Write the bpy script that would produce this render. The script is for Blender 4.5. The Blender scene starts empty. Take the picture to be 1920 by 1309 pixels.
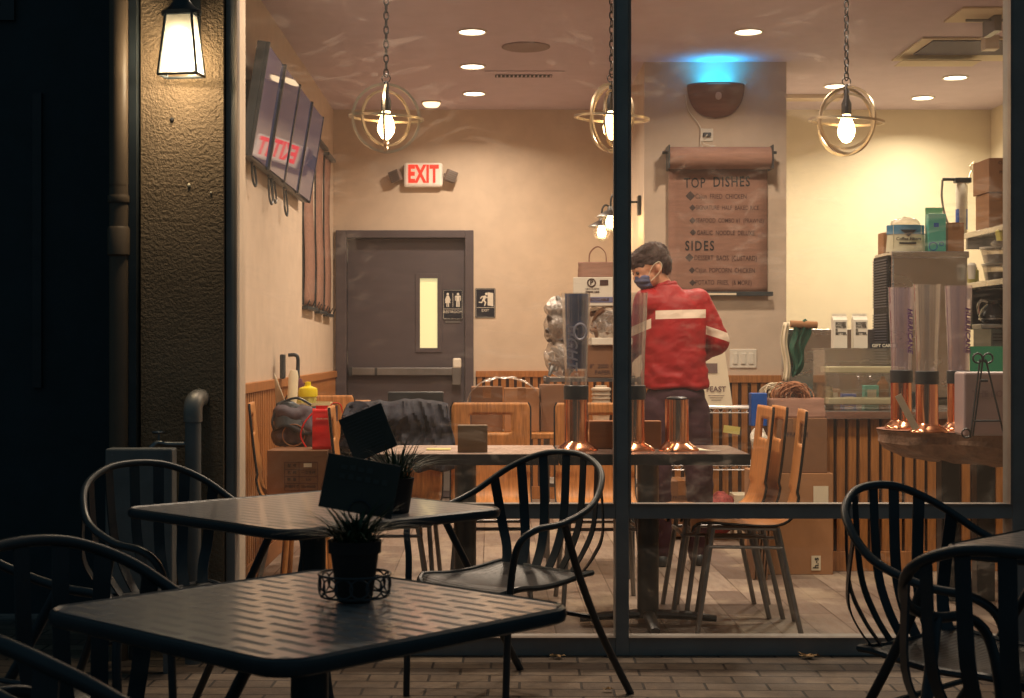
import bpy, math, random
from mathutils import Vector, Matrix, Euler, noise
R = math.radians
random.seed(7)
sc = bpy.context.scene
COL = sc.collection
F = 2800.0; CH = 1.17           # lens in photo pixels, camera height

# ------------------------------------------------------------------ camera, world, exposure
cam = bpy.data.cameras.new('camera'); cam_o = bpy.data.objects.new('camera', cam); COL.objects.link(cam_o)
cam_o.location = (0, 0, CH); cam_o.rotation_euler = (R(90), 0, 0)
cam.sensor_width = 36; cam.sensor_fit = 'HORIZONTAL'; cam.lens = F/1920*36; cam.shift_x = 40/1920
cam.clip_start = 0.05; cam.clip_end = 400
cam.dof.use_dof = True; cam.dof.focus_distance = 7.0; cam.dof.aperture_fstop = 11.0
sc.camera = cam_o
w = bpy.data.worlds.new('World'); sc.world = w; w.use_nodes = True
wn = w.node_tree; bg = wn.nodes['Background']
sky = wn.nodes.new('ShaderNodeTexSky'); sky.sky_type = 'NISHITA'; sky.sun_disc = False
sky.sun_elevation = R(-4); sky.sun_rotation = R(150)
hs = wn.nodes.new('ShaderNodeMix'); hs.data_type = 'RGBA'; hs.inputs[0].default_value = 0.85
hs.inputs[7].default_value = (0.18, 0.32, 0.40, 1)
wn.links.new(sky.outputs[0], hs.inputs[6]); wn.links.new(hs.outputs[2], bg.inputs[0])
bg.inputs[1].default_value = 0.21
sc.view_settings.view_transform = 'Standard'; sc.view_settings.look = 'None'
sc.view_settings.exposure = 0.10; sc.view_settings.gamma = 1
sc.cycles.max_bounces = 8; sc.cycles.transparent_max_bounces = 24; sc.cycles.diffuse_bounces = 4
sc.cycles.sample_clamp_indirect = 4; sc.cycles.caustics_reflective = False; sc.cycles.caustics_refractive = False

# ------------------------------------------------------------------ helpers
def S(r, g, b):                                   # sRGB 0-255 -> linear
    f = lambda c: (c/255)/12.92 if c/255 <= .04045 else ((c/255+.055)/1.055)**2.4
    return (f(r), f(g), f(b))
def P(px, py, d):                                 # photo measurement at a known distance
    return Vector(((px-920)*d/F, d, CH-(py-655)*d/F))
def X(px, d): return (px-920)*d/F
def Z(py, d): return CH-(py-655)*d/F

class NT:
    def __init__(s, name):
        s.m = bpy.data.materials.new(name); s.m.use_nodes = True; s.t = s.m.node_tree
        s.b = s.t.nodes['Principled BSDF']; s.out = s.t.nodes['Material Output']
    def n(s, typ, **kw):
        nd = s.t.nodes.new('ShaderNode'+typ)
        for k, v in kw.items():
            if k.startswith('i_'):
                key = k[2:]; key = int(key) if key.isdigit() else key
                if hasattr(v, 'is_linked') or isinstance(v, bpy.types.NodeSocket): s.t.links.new(v, nd.inputs[key])
                else: nd.inputs[key].default_value = v
            else: setattr(nd, k, v)
        return nd
    def l(s, a, b): s.t.links.new(a, b)
    def math(s, op, a, b=0.0, c=0.0):
        nd = s.t.nodes.new('ShaderNodeMath'); nd.operation = op
        for i, v in enumerate((a, b, c)):
            if isinstance(v, bpy.types.NodeSocket): s.l(v, nd.inputs[i])
            else: nd.inputs[i].default_value = v
        return nd.outputs[0]
    def mix(s, f, a, b):
        nd = s.t.nodes.new('ShaderNodeMix'); nd.data_type = 'RGBA'
        for i, v in ((0, f), (6, a), (7, b)):
            if isinstance(v, bpy.types.NodeSocket): s.l(v, nd.inputs[i])
            elif i == 0: nd.inputs[0].default_value = v
            else: nd.inputs[i].default_value = (*v[:3], 1)
        return nd.outputs[2]
    def coord(s, out='Object', scale=(1, 1, 1), rot=(0, 0, 0), loc=(0, 0, 0)):
        tc = s.t.nodes.new('ShaderNodeTexCoord'); mp = s.t.nodes.new('ShaderNodeMapping')
        mp.inputs[3].default_value = scale; mp.inputs[2].default_value = rot; mp.inputs[1].default_value = loc
        s.l(tc.outputs[out], mp.inputs[0]); return mp.outputs[0]
    def ramp(s, f, p0, p1, c0=(0, 0, 0), c1=(1, 1, 1)):
        r = s.t.nodes.new('ShaderNodeValToRGB'); e = r.color_ramp.elements
        e[0].position = p0; e[1].position = p1; e[0].color = (*c0, 1); e[1].color = (*c1, 1)
        s.l(f, r.inputs[0]); return r.outputs[0]
    def bump(s, h, strength=.3, dist=.01):
        b = s.t.nodes.new('ShaderNodeBump'); b.inputs['Strength'].default_value = strength; b.inputs['Distance'].default_value = dist
        s.l(h, b.inputs['Height']); s.l(b.outputs[0], s.b.inputs['Normal'])
    def noise(s, vec, scale=5, detail=4, rough=.6):
        nd = s.t.nodes.new('ShaderNodeTexNoise'); nd.inputs['Scale'].default_value = scale
        nd.inputs['Detail'].default_value = detail; nd.inputs['Roughness'].default_value = rough
        s.l(vec, nd.inputs['Vector']); return nd.outputs[0]

def pm(name, col, rough=.5, metal=0, var=.12, nscale=6, bump=0, bscale=60, bdist=.004, coat=0, stretch=(1, 1, 1), alpha=None, trans=0, ior=1.45, spec=.5):
    t = NT(name); v = t.coord(scale=stretch); f = t.noise(v, nscale, 5)
    c = t.mix(t.ramp(f, .3, .7), [x*(1-var) for x in col], [min(1, x*(1+var)) for x in col])
    t.l(c, t.b.inputs['Base Color'])
    t.l(t.math('MULTIPLY_ADD', f, .2, rough-.1), t.b.inputs['Roughness'])
    t.b.inputs['Metallic'].default_value = metal; t.b.inputs['Coat Weight'].default_value = coat
    t.b.inputs['Specular IOR Level'].default_value = spec
    t.b.inputs['Transmission Weight'].default_value = trans; t.b.inputs['IOR'].default_value = ior
    if bump: t.bump(t.noise(v, bscale, 3), bump, bdist)
    return t.m
def emit(name, col, s):
    t = NT(name); t.b.inputs['Base Color'].default_value = (*col, 1)
    t.b.inputs['Emission Color'].default_value = (*col, 1); t.b.inputs['Emission Strength'].default_value = s
    return t.m
def clear(name, tint=(1, 1, 1), gloss=.12, rough=.08, diff=.05, dcol=(.8, .8, .8), crumple=0):
    """thin clear film or acrylic sheet: see-through, with a reflection and a little scatter"""
    t = NT(name)
    tr = t.n('BsdfTransparent', i_0=(*tint, 1)); gl = t.n('BsdfGlossy'); gl.inputs['Roughness'].default_value = rough
    df = t.n('BsdfDiffuse', i_0=(*dcol, 1))
    lw = t.n('LayerWeight'); lw.inputs[0].default_value = .35
    f = t.math('MULTIPLY_ADD', lw.outputs['Facing'], .6, gloss)
    m1 = t.n('MixShader', i_0=diff); t.l(tr.outputs[0], m1.inputs[1]); t.l(df.outputs[0], m1.inputs[2])
    m2 = t.n('MixShader', i_0=f); t.l(m1.outputs[0], m2.inputs[1]); t.l(gl.outputs[0], m2.inputs[2])
    if crumple:
        b = t.n('Bump'); b.inputs['Strength'].default_value = crumple; b.inputs['Distance'].default_value = .01
        t.l(t.noise(t.coord(), 28, 5, .7), b.inputs['Height'])
        for s_ in (gl, df): t.l(b.outputs[0], s_.inputs['Normal'])
    t.l(m2.outputs[0], t.out.inputs[0]); return t.m

class MB:
    def __init__(s): s.v = []; s.f = []
    def add(s, vs, fs):
        o = len(s.v); s.v += [tuple(q) for q in vs]; s.f += [tuple(i+o for i in q) for q in fs]; return s
    def bx(s, x0, x1, y0, y1, z0, z1, M=None):
        vs = [Vector(q) for q in ((x0,y0,z0),(x1,y0,z0),(x1,y1,z0),(x0,y1,z0),(x0,y0,z1),(x1,y0,z1),(x1,y1,z1),(x0,y1,z1))]
        if M: vs = [M @ q for q in vs]
        return s.add(vs, [(0,3,2,1),(4,5,6,7),(0,1,5,4),(1,2,6,5),(2,3,7,6),(3,0,4,7)])
    def cyl(s, p0, p1, r0, r1=None, n=16, cap=True):
        return s.tube([p0, p1], [r0, r0 if r1 is None else r1], n=n, cap=cap)
    def tube(s, pts, r, n=10, closed=False, cap=True, ell=None):
        pts = [Vector(p) for p in pts]; m = len(pts)
        rs = r if isinstance(r, (list, tuple)) else [r]*m
        o = len(s.v); prev = None
        for i, p in enumerate(pts):
            if closed: t = pts[(i+1) % m]-pts[i-1]
            else: t = pts[min(i+1, m-1)]-pts[max(i-1, 0)]
            t.normalize()
            if prev is None:
                a = Vector((0, 0, 1)) if abs(t.z) < .9 else Vector((0, 1, 0))
                u = t.cross(a).normalized()
            else: u = (prev-t*prev.dot(t)).normalized()
            prev = u; v = t.cross(u)
            for k in range(n):
                an = 2*math.pi*k/n
                e = ell or (1, 1)
                s.v.append(tuple(p+(u*math.cos(an)*e[0]+v*math.sin(an)*e[1])*rs[i]))
        for i in range(m if closed else m-1):
            j = (i+1) % m
            for k in range(n):
                k2 = (k+1) % n
                s.f.append((o+i*n+k, o+i*n+k2, o+j*n+k2, o+j*n+k))
        if cap and not closed:
            s.f.append(tuple(o+k for k in reversed(range(n)))); s.f.append(tuple(o+(m-1)*n+k for k in range(n)))
        return s
    def lathe(s, prof, c=(0, 0, 0), n=24, M=None, cap=True):
        o = len(s.v); c = Vector(c)
        for r, z in prof:
            for k in range(n):
                a = 2*math.pi*k/n; q = Vector((r*math.cos(a), r*math.sin(a), z))
                if M: q = M @ q
                s.v.append(tuple(q+c))
        for i in range(len(prof)-1):
            for k in range(n):
                k2 = (k+1) % n; s.f.append((o+i*n+k, o+i*n+k2, o+(i+1)*n+k2, o+(i+1)*n+k))
        if cap:
            s.f.append(tuple(o+k for k in reversed(range(n)))); s.f.append(tuple(o+(len(prof)-1)*n+k for k in range(n)))
        return s
    def torus(s, c, R0, r, ax='z', n=40, m=8, M=None, sq=1.0):
        c = Vector(c); pts = []
        for k in range(n):
            a = 2*math.pi*k/n; x, y = R0*math.cos(a), R0*sq*math.sin(a)
            q = {'z': Vector((x, y, 0)), 'y': Vector((x, 0, y)), 'x': Vector((0, x, y))}[ax]
            if M: q = M @ q
            pts.append(q+c)
        return s.tube(pts, r, n=m, closed=True)
    def prism(s, poly, h0, h1, fn=None):
        n = len(poly); fn = fn or (lambda x, y, z: (x, y, z))
        return s.add([fn(x, y, h0) for x, y in poly]+[fn(x, y, h1) for x, y in poly],
                     [tuple(reversed(range(n))), tuple(range(n, 2*n))]+[(i, (i+1) % n, n+(i+1) % n, n+i) for i in range(n)])
    def ball(s, c, r, n=14, m=9, M=None):
        if not isinstance(r, (list, tuple)): r = (r, r, r)
        o = len(s.v); c = Vector(c)
        for i in range(m+1):
            th = math.pi*i/m
            for k in range(n):
                a = 2*math.pi*k/n
                q = Vector((r[0]*math.sin(th)*math.cos(a), r[1]*math.sin(th)*math.sin(a), r[2]*math.cos(th)))
                if M: q = M @ q
                s.v.append(tuple(q+c))
        for i in range(m):
            for k in range(n):
                k2 = (k+1) % n; s.f.append((o+i*n+k, o+(i+1)*n+k, o+(i+1)*n+k2, o+i*n+k2))
        return s
    def sheet(s, fn, nu, nv, hole=None):
        o = len(s.v)
        for j in range(nv+1):
            for i in range(nu+1): s.v.append(tuple(fn(i/nu, j/nv)))
        for j in range(nv):
            for i in range(nu):
                if hole and hole((i+.5)/nu, (j+.5)/nv): continue
                a = o+j*(nu+1)+i; s.f.append((a, a+1, a+nu+2, a+nu+1))
        return s
    def limb(s, p0, p1, r0, r1, n=14):          # tapered capsule
        p0, p1 = Vector(p0), Vector(p1); s.ball(p0, r0, n); s.ball(p1, r1, n)
        return s.tube([p0, p1], [r0, r1], n=n)
def catmull(pts, k=8, closed=False):
    pts = [Vector(p) for p in pts]; n = len(pts); out = []
    g = (lambda i: pts[i % n]) if closed else (lambda i: pts[max(0, min(n-1, i))])
    for i in range(n if closed else n-1):
        a, b, c, d = g(i-1), g(i), g(i+1), g(i+2)
        for j in range(k):
            t = j/k
            out.append(.5*((2*b)+(c-a)*t+(2*a-5*b+4*c-d)*t*t+(3*b-a-3*c+d)*t**3))
    if not closed: out.append(pts[-1])
    return out
def tagit(o, label=None, cat=None, group=None, kind=None):
    if label: o['label'] = label
    if cat: o['category'] = cat
    if group: o['group'] = group
    if kind: o['kind'] = kind
    return o
def thing(name, label, cat, loc=(0, 0, 0), rz=0, group=None):
    o = bpy.data.objects.new(name, None); COL.objects.link(o); o.empty_display_size = .1
    o.location = loc; o.rotation_euler = (0, 0, rz)
    return tagit(o, label, cat, group)
def mesh_from(mb, name, smooth):
    me = bpy.data.meshes.new(name); me.from_pydata(mb.v, [], mb.f); me.update()
    if smooth:
        me.polygons.foreach_set('use_smooth', [True]*len(me.polygons))
        try: me.set_sharp_from_angle(angle=R(38))
        except Exception: pass
    return me
def obj(name, mb, mat, parent=None, smooth=False, bevel=0, world=False, solid=0, label=None, sub=0):
    """one mesh object; world=True means mb holds world coordinates"""
    if world:
        base = Vector((0, 0, 0)); p = parent
        if parent is not None:
            while p is not None: base += p.location; p = p.parent
        else:
            xs = [v[0] for v in mb.v]; ys = [v[1] for v in mb.v]; zs = [v[2] for v in mb.v]
            base = Vector(((min(xs)+max(xs))/2, (min(ys)+max(ys))/2, min(zs)))
        mb.v = [(v[0]-base.x, v[1]-base.y, v[2]-base.z) for v in mb.v]
    me = mesh_from(mb, name, smooth); o = bpy.data.objects.new(name, me); COL.objects.link(o)
    me.materials.append(mat)
    if parent is not None: o.parent = parent
    elif world: o.location = base
    if solid: m = o.modifiers.new('solid', 'SOLIDIFY'); m.thickness = solid; m.offset = 0
    if bevel: m = o.modifiers.new('bevel', 'BEVEL'); m.width = bevel; m.segments = 2; m.limit_method = 'ANGLE'; m.angle_limit = R(40)
    if sub: m = o.modifiers.new('sub', 'SUBSURF'); m.levels = m.render_levels = sub
    if label: o['label'] = label
    return o
def copy_tree(o, parent=None, loc=None, rz=None, label=None):
    c = o.copy(); COL.objects.link(c)
    if parent is not None: c.parent = parent; c.matrix_parent_inverse = o.matrix_parent_inverse.copy()
    if loc is not None: c.location = loc
    if rz is not None: c.rotation_euler = (0, 0, rz)
    if label: c['label'] = label
    for ch in list(o.children): copy_tree(ch, c)
    return c
def merge_text(dst, s, size, M, bold=0.0, ext=.0006, space=1.0, align='CENTER', italic=0, sx=1.0):
    cu = bpy.data.curves.new('t', 'FONT'); cu.body = s; cu.size = size; cu.extrude = ext; cu.offset = bold
    cu.space_character = space; cu.align_x = align; cu.align_y = 'CENTER'; cu.shear = italic; cu.resolution_u = 3
    ob = bpy.data.objects.new('t', cu); COL.objects.link(ob)
    bpy.context.view_layer.update()
    me = bpy.data.meshes.new_from_object(ob.evaluated_get(bpy.context.evaluated_depsgraph_get()))
    bpy.data.objects.remove(ob); 
    dst.add([M @ Vector((v.co.x*sx, v.co.y, v.co.z)) for v in me.vertices], [tuple(p.vertices) for p in me.polygons])
    bpy.data.meshes.remove(me); return dst
FACE = Matrix.Rotation(R(90), 4, 'X')              # XY plane -> faces -Y
def at(x, y, z, rz=0, roll=0): return Matrix.Translation((x, y, z)) @ Matrix.Rotation(rz, 4, 'Z') @ FACE @ Matrix.Rotation(roll, 4, 'Z')
def remeshed(mb, voxel, smooth_it=6, disp=None):
    me = mesh_from(mb, 'tmp', False); o = bpy.data.objects.new('tmp', me); COL.objects.link(o)
    m = o.modifiers.new('r', 'REMESH'); m.mode = 'VOXEL'; m.voxel_size = voxel
    m = o.modifiers.new('s', 'SMOOTH'); m.factor = .5; m.iterations = smooth_it
    bpy.context.view_layer.update()
    r = bpy.data.meshes.new_from_object(o.evaluated_get(bpy.context.evaluated_depsgraph_get()))
    bpy.data.objects.remove(o)
    if disp:
        vs = [(v.co.copy(), v.normal.copy()) for v in r.vertices]
        for v, (c, n) in zip(r.vertices, vs): v.co = c+n*disp(c, n)
    r.polygons.foreach_set('use_smooth', [True]*len(r.polygons)); r.update()
    return r
def obj_mesh(name, me, mat, parent, label=None):
    o = bpy.data.objects.new(name, me); COL.objects.link(o); me.materials.clear(); me.materials.append(mat)
    if parent is not None: o.parent = parent
    if label: o['label'] = label
    return o
def struct(name, mb, m, **kw):
    o = obj(name, mb, m, world=True, **kw); o['kind'] = 'structure'; return o

# ------------------------------------------------------------------ materials
M = {}
M['wall'] = pm('painted_drywall', S(206, 188, 168), .75, var=.07, bump=.12, bscale=220, bdist=.002)
M['ceil'] = pm('ceiling_paint', S(206, 192, 206), .85, var=.05, bump=.1, bscale=150, bdist=.002)
M['kwall'] = pm('kitchen_wall_paint', S(222, 210, 184), .7, var=.03, bump=.1, bscale=200, bdist=.002)
M['black'] = pm('black_powder_coat', (.034, .042, .048), .36, var=.3, bump=.1, bscale=300, bdist=.001)
M['frame'] = pm('bronze_aluminium', (.30, .285, .265), .42, metal=0, var=.15, bump=.06, bscale=90)
M['framein'] = pm('frame_gasket', (.30, .24, .20), .5, var=.1)
M['steel'] = pm('stainless_steel', (.60, .58, .57), .26, metal=1, var=.05, nscale=1.5, stretch=(1, 1, 3))
M['dsteel'] = pm('dull_steel', (.25, .25, .25), .42, metal=1, var=.2)
M['copper'] = pm('polished_copper', (.78, .36, .20), .17, metal=1, var=.06)
M['door'] = pm('grey_brown_door_paint', S(80, 72, 76), .6, var=.1, nscale=4, bump=.15, bscale=120, bdist=.002, stretch=(1, 1, 4))
M['ply'] = pm('orange_plywood', S(188, 128, 72), .5, var=.34, nscale=4, stretch=(22, 2.5, 2.5), bump=.08, bscale=30)
M['oak'] = pm('oak_slat', S(164, 108, 58), .5, var=.3, nscale=5, stretch=(16, 16, 1.2), bump=.2, bscale=30)
M['dwood'] = pm('wood_gap', S(62, 40, 30), .7, var=.2)
M['card'] = pm('cardboard', S(168, 122, 84), .85, var=.08, nscale=9, bump=.1, bscale=90)
M['card2'] = pm('dark_cardboard', S(128, 92, 66), .85, var=.12, nscale=7, bump=.1, bscale=90)
M['kraft'] = pm('kraft_paper', S(146, 110, 94), .8, var=.14, nscale=4, stretch=(2, 2, 14), bump=.15, bscale=40)
M['white'] = pm('white_plastic', S(224, 218, 204), .45, var=.04)
M['paper'] = pm('white_paper', S(226, 214, 188), .8, var=.05, bump=.1, bscale=60)
M['ink'] = pm('black_ink', (.02, .018, .02), .7, var=.2)
M['ink2'] = pm('faded_ink', S(78, 54, 50), .8, var=.25)
M['navy'] = pm('navy_sign_plastic', S(28, 32, 44), .35, var=.05)
M['red'] = pm('red_plastic_bag', S(226, 34, 26), .35, var=.1, bump=.4, bscale=22, bdist=.006)
M['dcloth'] = pm('dark_denim_cloth', S(26, 28, 42), .8, var=.4, nscale=14, bump=.5, bscale=40, bdist=.01)
M['bagcloth'] = pm('grey_bag_cloth', S(92, 84, 92), .7, var=.2, bump=.3, bscale=30)
M['yellow'] = pm('yellow_plastic', S(232, 208, 30), .35, var=.06)
M['pale'] = pm('pale_yellow_plastic', S(214, 205, 120), .4, var=.06)
M['green'] = pm('green_towel', S(44, 92, 74), .9, var=.25, bump=.5, bscale=60, bdist=.006)
M['teal'] = pm('teal_carton', S(84, 176, 160), .45, var=.12)
M['blue'] = pm('blue_carton', S(30, 84, 170), .4, var=.08)
M['lblue'] = pm('blue_film_print', S(74, 132, 168), .35, var=.2, bump=.3, bscale=30)
M['purple'] = pm('purple_sticker', S(96, 52, 130), .5, var=.15)
M['lilac'] = clear('lilac_tube', (.92, .87, .93), .12, .05, .20, S(206, 190, 212))
M['bluetube'] = pm('blue_label_film', S(70, 92, 150), .35, var=.35, nscale=9)
M['tubec'] = clear('clear_drink_tube', (.95, .94, .93), .14, .04, .13, (.9, .82, .8))
M['acrylic'] = clear('clear_acrylic', (.98, .98, .97), .05, .05, .04, (.9, .85, .7))
M['film'] = clear('plastic_film', (.93, .92, .9), .08, .22, .22, (.85, .72, .62), crumple=.9)
M['hole'] = pm('deep_hole', (.012, .01, .01), .8, var=.1)
M['cup'] = pm('foam_cup', S(214, 200, 180), .6, var=.05)
M['brass'] = pm('brushed_brass', (.66, .54, .38), .34, metal=1, var=.1)
M['chain'] = pm('black_chain', (.03, .03, .035), .4, metal=.7, var=.2)
M['slab'] = pm('raw_slab_wood', S(158, 100, 76), .5, var=.3, nscale=5, stretch=(1, 5, 5), bump=.3, bscale=20)
M['bark'] = pm('live_edge_bark', S(150, 122, 104), .9, var=.45, nscale=9, bump=1, bscale=14, bdist=.03)
M['terra'] = pm('dark_plant_pot', S(44, 36, 34), .7, var=.2)
M['leaf'] = pm('dark_leaf', (.035, .065, .030), .5, var=.4, nscale=20)
M['soil'] = pm('potting_soil', (.02, .014, .01), .95, var=.3, bump=.8, bscale=60)
M['chalk'] = pm('black_menu_card', (.075, .07, .058), .75, var=.2)
M['downpipe'] = pm('tan_downpipe_paint', S(106, 90, 74), .45, var=.1, bump=.1)
M['zinc'] = pm('galvanised_panel', (.20, .20, .19), .6, metal=0, var=.2, bump=.1)
M['dryleaf'] = pm('dry_leaf', S(176, 140, 96), .8, var=.3, nscale=30)

def mk_stucco():
    t = NT('rough_stucco'); v = t.coord()
    n1 = t.noise(v, 70, 5, .55); n2 = t.noise(v, 140, 3, .6)
    t.l(t.mix(t.ramp(t.noise(v, 3, 5), .3, .7), S(124, 104, 82), S(150, 128, 104)), t.b.inputs['Base Color'])
    t.b.inputs['Roughness'].default_value = .9
    h = t.math('ADD', t.ramp(n1, .35, .62), t.math('MULTIPLY', n2, .5)); t.bump(h, .55, .010); return t.m
M['stucco'] = mk_stucco()
def mk_paver():
    t = NT('weathered_brick_pavers'); v = t.coord(rot=(0, 0, R(1.5)))
    br = t.n('TexBrick', i_Vector=v); br.offset = .5
    for k, x in (('Scale', 1), ('Brick Width', .215), ('Row Height', .108), ('Mortar Size', .005), ('Mortar Smooth', .3), ('Bias', 0)): br.inputs[k].default_value = x
    br.inputs['Color1'].default_value = (*S(104, 88, 74), 1); br.inputs['Color2'].default_value = (*S(146, 126, 106), 1); br.inputs['Mortar'].default_value = (*S(38, 33, 30), 1)
    n = t.noise(v, 9, 7, .7)
    c = t.mix(t.math('MULTIPLY', t.ramp(n, .35, .7), .75), br.outputs[0], S(72, 60, 54)); t.l(c, t.b.inputs['Base Color'])
    t.b.inputs['Roughness'].default_value = .62
    h = t.math('ADD', t.math('MULTIPLY', br.outputs['Fac'], -1.0), t.math('MULTIPLY', t.noise(v, 60, 5, .7), .6)); t.bump(h, .8, .008); return t.m
M['paver'] = mk_paver()
def mk_tile():
    t = NT('wood_look_floor_tiles'); v = t.coord(rot=(0, 0, R(90)))
    br = t.n('TexBrick', i_Vector=v); br.offset = .37
    for k, x in (('Scale', 1), ('Brick Width', .62), ('Row Height', .155), ('Mortar Size', .0035), ('Mortar Smooth', .1), ('Bias', 0)): br.inputs[k].default_value = x
    br.inputs['Color1'].default_value = (*S(112, 98, 90), 1); br.inputs['Color2'].default_value = (*S(170, 154, 140), 1); br.inputs['Mortar'].default_value = (*S(84, 68, 60), 1)
    n = t.noise(t.coord(scale=(9, 1.4, 1)), 3, 8, .7); n2 = t.noise(t.coord(), 2.2, 6, .7)
    c = t.mix(t.math('MULTIPLY', t.ramp(n, .42, .68), .6), br.outputs[0], S(120, 98, 84))
    c = t.mix(t.math('MULTIPLY', t.ramp(n2, .5, .62), .5), c, S(190, 174, 150)); t.l(c, t.b.inputs['Base Color'])
    t.l(t.math('MULTIPLY_ADD', n, .3, .3), t.b.inputs['Roughness'])
    t.bump(t.math('MULTIPLY', br.outputs['Fac'], -1.0), .4, .003); return t.m
M['tile'] = mk_tile()
def mk_toppat():
    """black metal table top embossed with rows of short slots"""
    t = NT('slotted_black_table_top'); v = t.coord(rot=(0, 0, R(90)))
    br = t.n('TexBrick', i_Vector=v); br.offset = .5
    for k, x in (('Scale', 1), ('Brick Width', .112), ('Row Height', .040), ('Mortar Size', .0125), ('Mortar Smooth', .12), ('Bias', 0)): br.inputs[k].default_value = x
    n = t.noise(t.coord(), 7, 6, .7)
    sc_n = t.ramp(t.noise(t.coord(scale=(1, 5, 1)), 9, 8, .75), .60, .72)
    c_ = t.mix(br.outputs['Fac'], (.11, .10, .10), (.46, .42, .41)); t.l(t.mix(t.math('MULTIPLY', sc_n, .5), c_, (.62, .58, .5)), t.b.inputs['Base Color'])
    t.l(t.math('ADD', t.math('MULTIPLY_ADD', br.outputs['Fac'], -.26, .50), t.math('MULTIPLY', n, .12)), t.b.inputs['Roughness'])
    t.b.inputs['Specular IOR Level'].default_value = 1.0
    t.l(br.outputs['Fac'], t.b.inputs['Coat Weight']); t.b.inputs['Coat Roughness'].default_value = .16; t.b.inputs['Coat IOR'].default_value = 1.6
    t.bump(br.outputs['Fac'], .25, .002); return t.m
M['top'] = mk_toppat()
def mk_seatpat():
    t = NT('slotted_black_seat'); v = t.coord()
    br = t.n('TexBrick', i_Vector=v); br.offset = .5
    for k, x in (('Scale', 1), ('Brick Width', .045), ('Row Height', .014), ('Mortar Size', .004), ('Mortar Smooth', .3)): br.inputs[k].default_value = x
    t.l(t.mix(br.outputs['Fac'], (.008, .008, .009), (.035, .04, .045)), t.b.inputs['Base Color']); t.b.inputs['Roughness'].default_value = .4
    t.bump(br.outputs['Fac'], .5, .002); return t.m
M['seat'] = mk_seatpat()
def mk_glass():
    """shop window: clear, with a thin greasy smear film that scatters nearby lamp light"""
    t = NT('smeared_window_glass'); v = t.coord()
    tr = t.n('BsdfTransparent', i_0=(.96, .97, .97, 1)); gl = t.n('BsdfGlossy'); gl.inputs['Roughness'].default_value = .01
    tl = t.n('BsdfTranslucent', i_0=(1, .93, .85, 1))
    warp = t.noise(v, 1.6, 2, .5)
    mp = t.n('Mapping'); mp.inputs[3].default_value = (1.1, 1, 8.5); t.l(v, mp.inputs[0])
    va = t.n('VectorMath', operation='ADD'); t.l(mp.outputs[0], va.inputs[0])
    sc_ = t.n('VectorMath', operation='SCALE'); t.l(t.n('TexNoise', i_Vector=v, i_Scale=1.1).outputs['Color'], sc_.inputs[0]); sc_.inputs['Scale'].default_value = 5.5
    t.l(sc_.outputs[0], va.inputs[1])
    st = t.noise(va.outputs[0], 2.4, 8, .66)
    sm = t.math('MULTIPLY', t.ramp(st, .52, .74), t.ramp(warp, .42, .6))
    f = t.math('MULTIPLY_ADD', sm, .15, .024)
    m1 = t.n('MixShader', i_0=f); t.l(tr.outputs[0], m1.inputs[1]); t.l(tl.outputs[0], m1.inputs[2])
    fr = t.n('Fresnel'); fr.inputs[0].default_value = 1.5
    m2 = t.n('MixShader', i_0=fr.outputs[0]); t.l(m1.outputs[0], m2.inputs[1]); t.l(gl.outputs[0], m2.inputs[2])
    t.l(m2.outputs[0], t.out.inputs[0]); return t.m
M['glass'] = mk_glass()

# ------------------------------------------------------------------ light
def area(name, loc, size, power, col, rot=(0, 0, 0), parent=None, spread=180):
    l = bpy.data.lights.new(name, 'AREA'); l.shape = 'DISK'; l.size = size; l.energy = power; l.color = col; l.spread = R(spread)
    o = bpy.data.objects.new(name, l); COL.objects.link(o); o.location = loc; o.rotation_euler = rot
    if parent is not None: o.parent = parent
    return o
def point(name, loc, r, power, col, parent=None):
    l = bpy.data.lights.new(name, 'POINT'); l.shadow_soft_size = r; l.energy = power; l.color = col
    o = bpy.data.objects.new(name, l); COL.objects.link(o); o.location = loc
    if parent is not None: o.parent = parent
    return o
WARM = (1.0, .78, .575); YEL = (1.0, .85, .62)
CEIL = 3.04; DB = 11.67; XL = -1.23; XR = 3.91; DG = 5.75

# ================================================================== SETTING
struct('ground', MB().bx(-30, 30, -12, 40, -.3, -.05), M['paver'])
struct('pavement', MB().bx(-14, 14, -3, 5.72, -.05, 0), M['paver'])
struct('floor', MB().bx(-1.5, XR+.3, 5.73, DB+.3, -.05, .0), M['tile'])
struct('ceiling', MB().bx(-1.5, XR+.3, 5.86, DB+.3, CEIL, CEIL+.12), M['ceil'])

def wall(name, label, boxes, mat, cat='wall'):
    mb = MB()
    for b in boxes: mb.bx(*b)
    return tagit(obj(name, mb, mat, world=True), label, cat)
lw_ = thing('interior_wall', 'long left interior wall, plain paint above a ribbed wood dado', 'wall', (XL, 9, 0))
obj('wall_surface', MB().bx(XL-.15, XL, 5.86, DB+.2, 0, CEIL), M['wall'], lw_, world=True)
obj('window_return', MB().bx(XL, -1.0, 5.82, 6.09, 0, CEIL), M['wall'], lw_, world=True)
bw_ = thing('interior_wall', 'far back wall of the dining room around the grey door', 'wall', (0, DB, 0))
obj('wall_surface', MB().bx(XL, X(638, DB), DB, DB+.15, 0, CEIL).bx(X(880, DB), 1.93, DB, DB+.15, 0, CEIL).bx(X(638, DB), X(880, DB), DB, DB+.15, Z(440, DB), CEIL), M['wall'], bw_, world=True)
kw_ = thing('interior_wall', 'bright yellow kitchen back wall at right', 'wall', (3, DB, 0))
obj('wall_surface', MB().bx(1.93, XR, DB, DB+.15, 0, CEIL), M['kwall'], kw_, world=True)
rw_ = wall('interior_wall', 'yellow right-hand wall at the kitchen corner', [(XR, XR+.15, 5.86, DB+.15, 0, CEIL)], M['kwall'])
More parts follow.
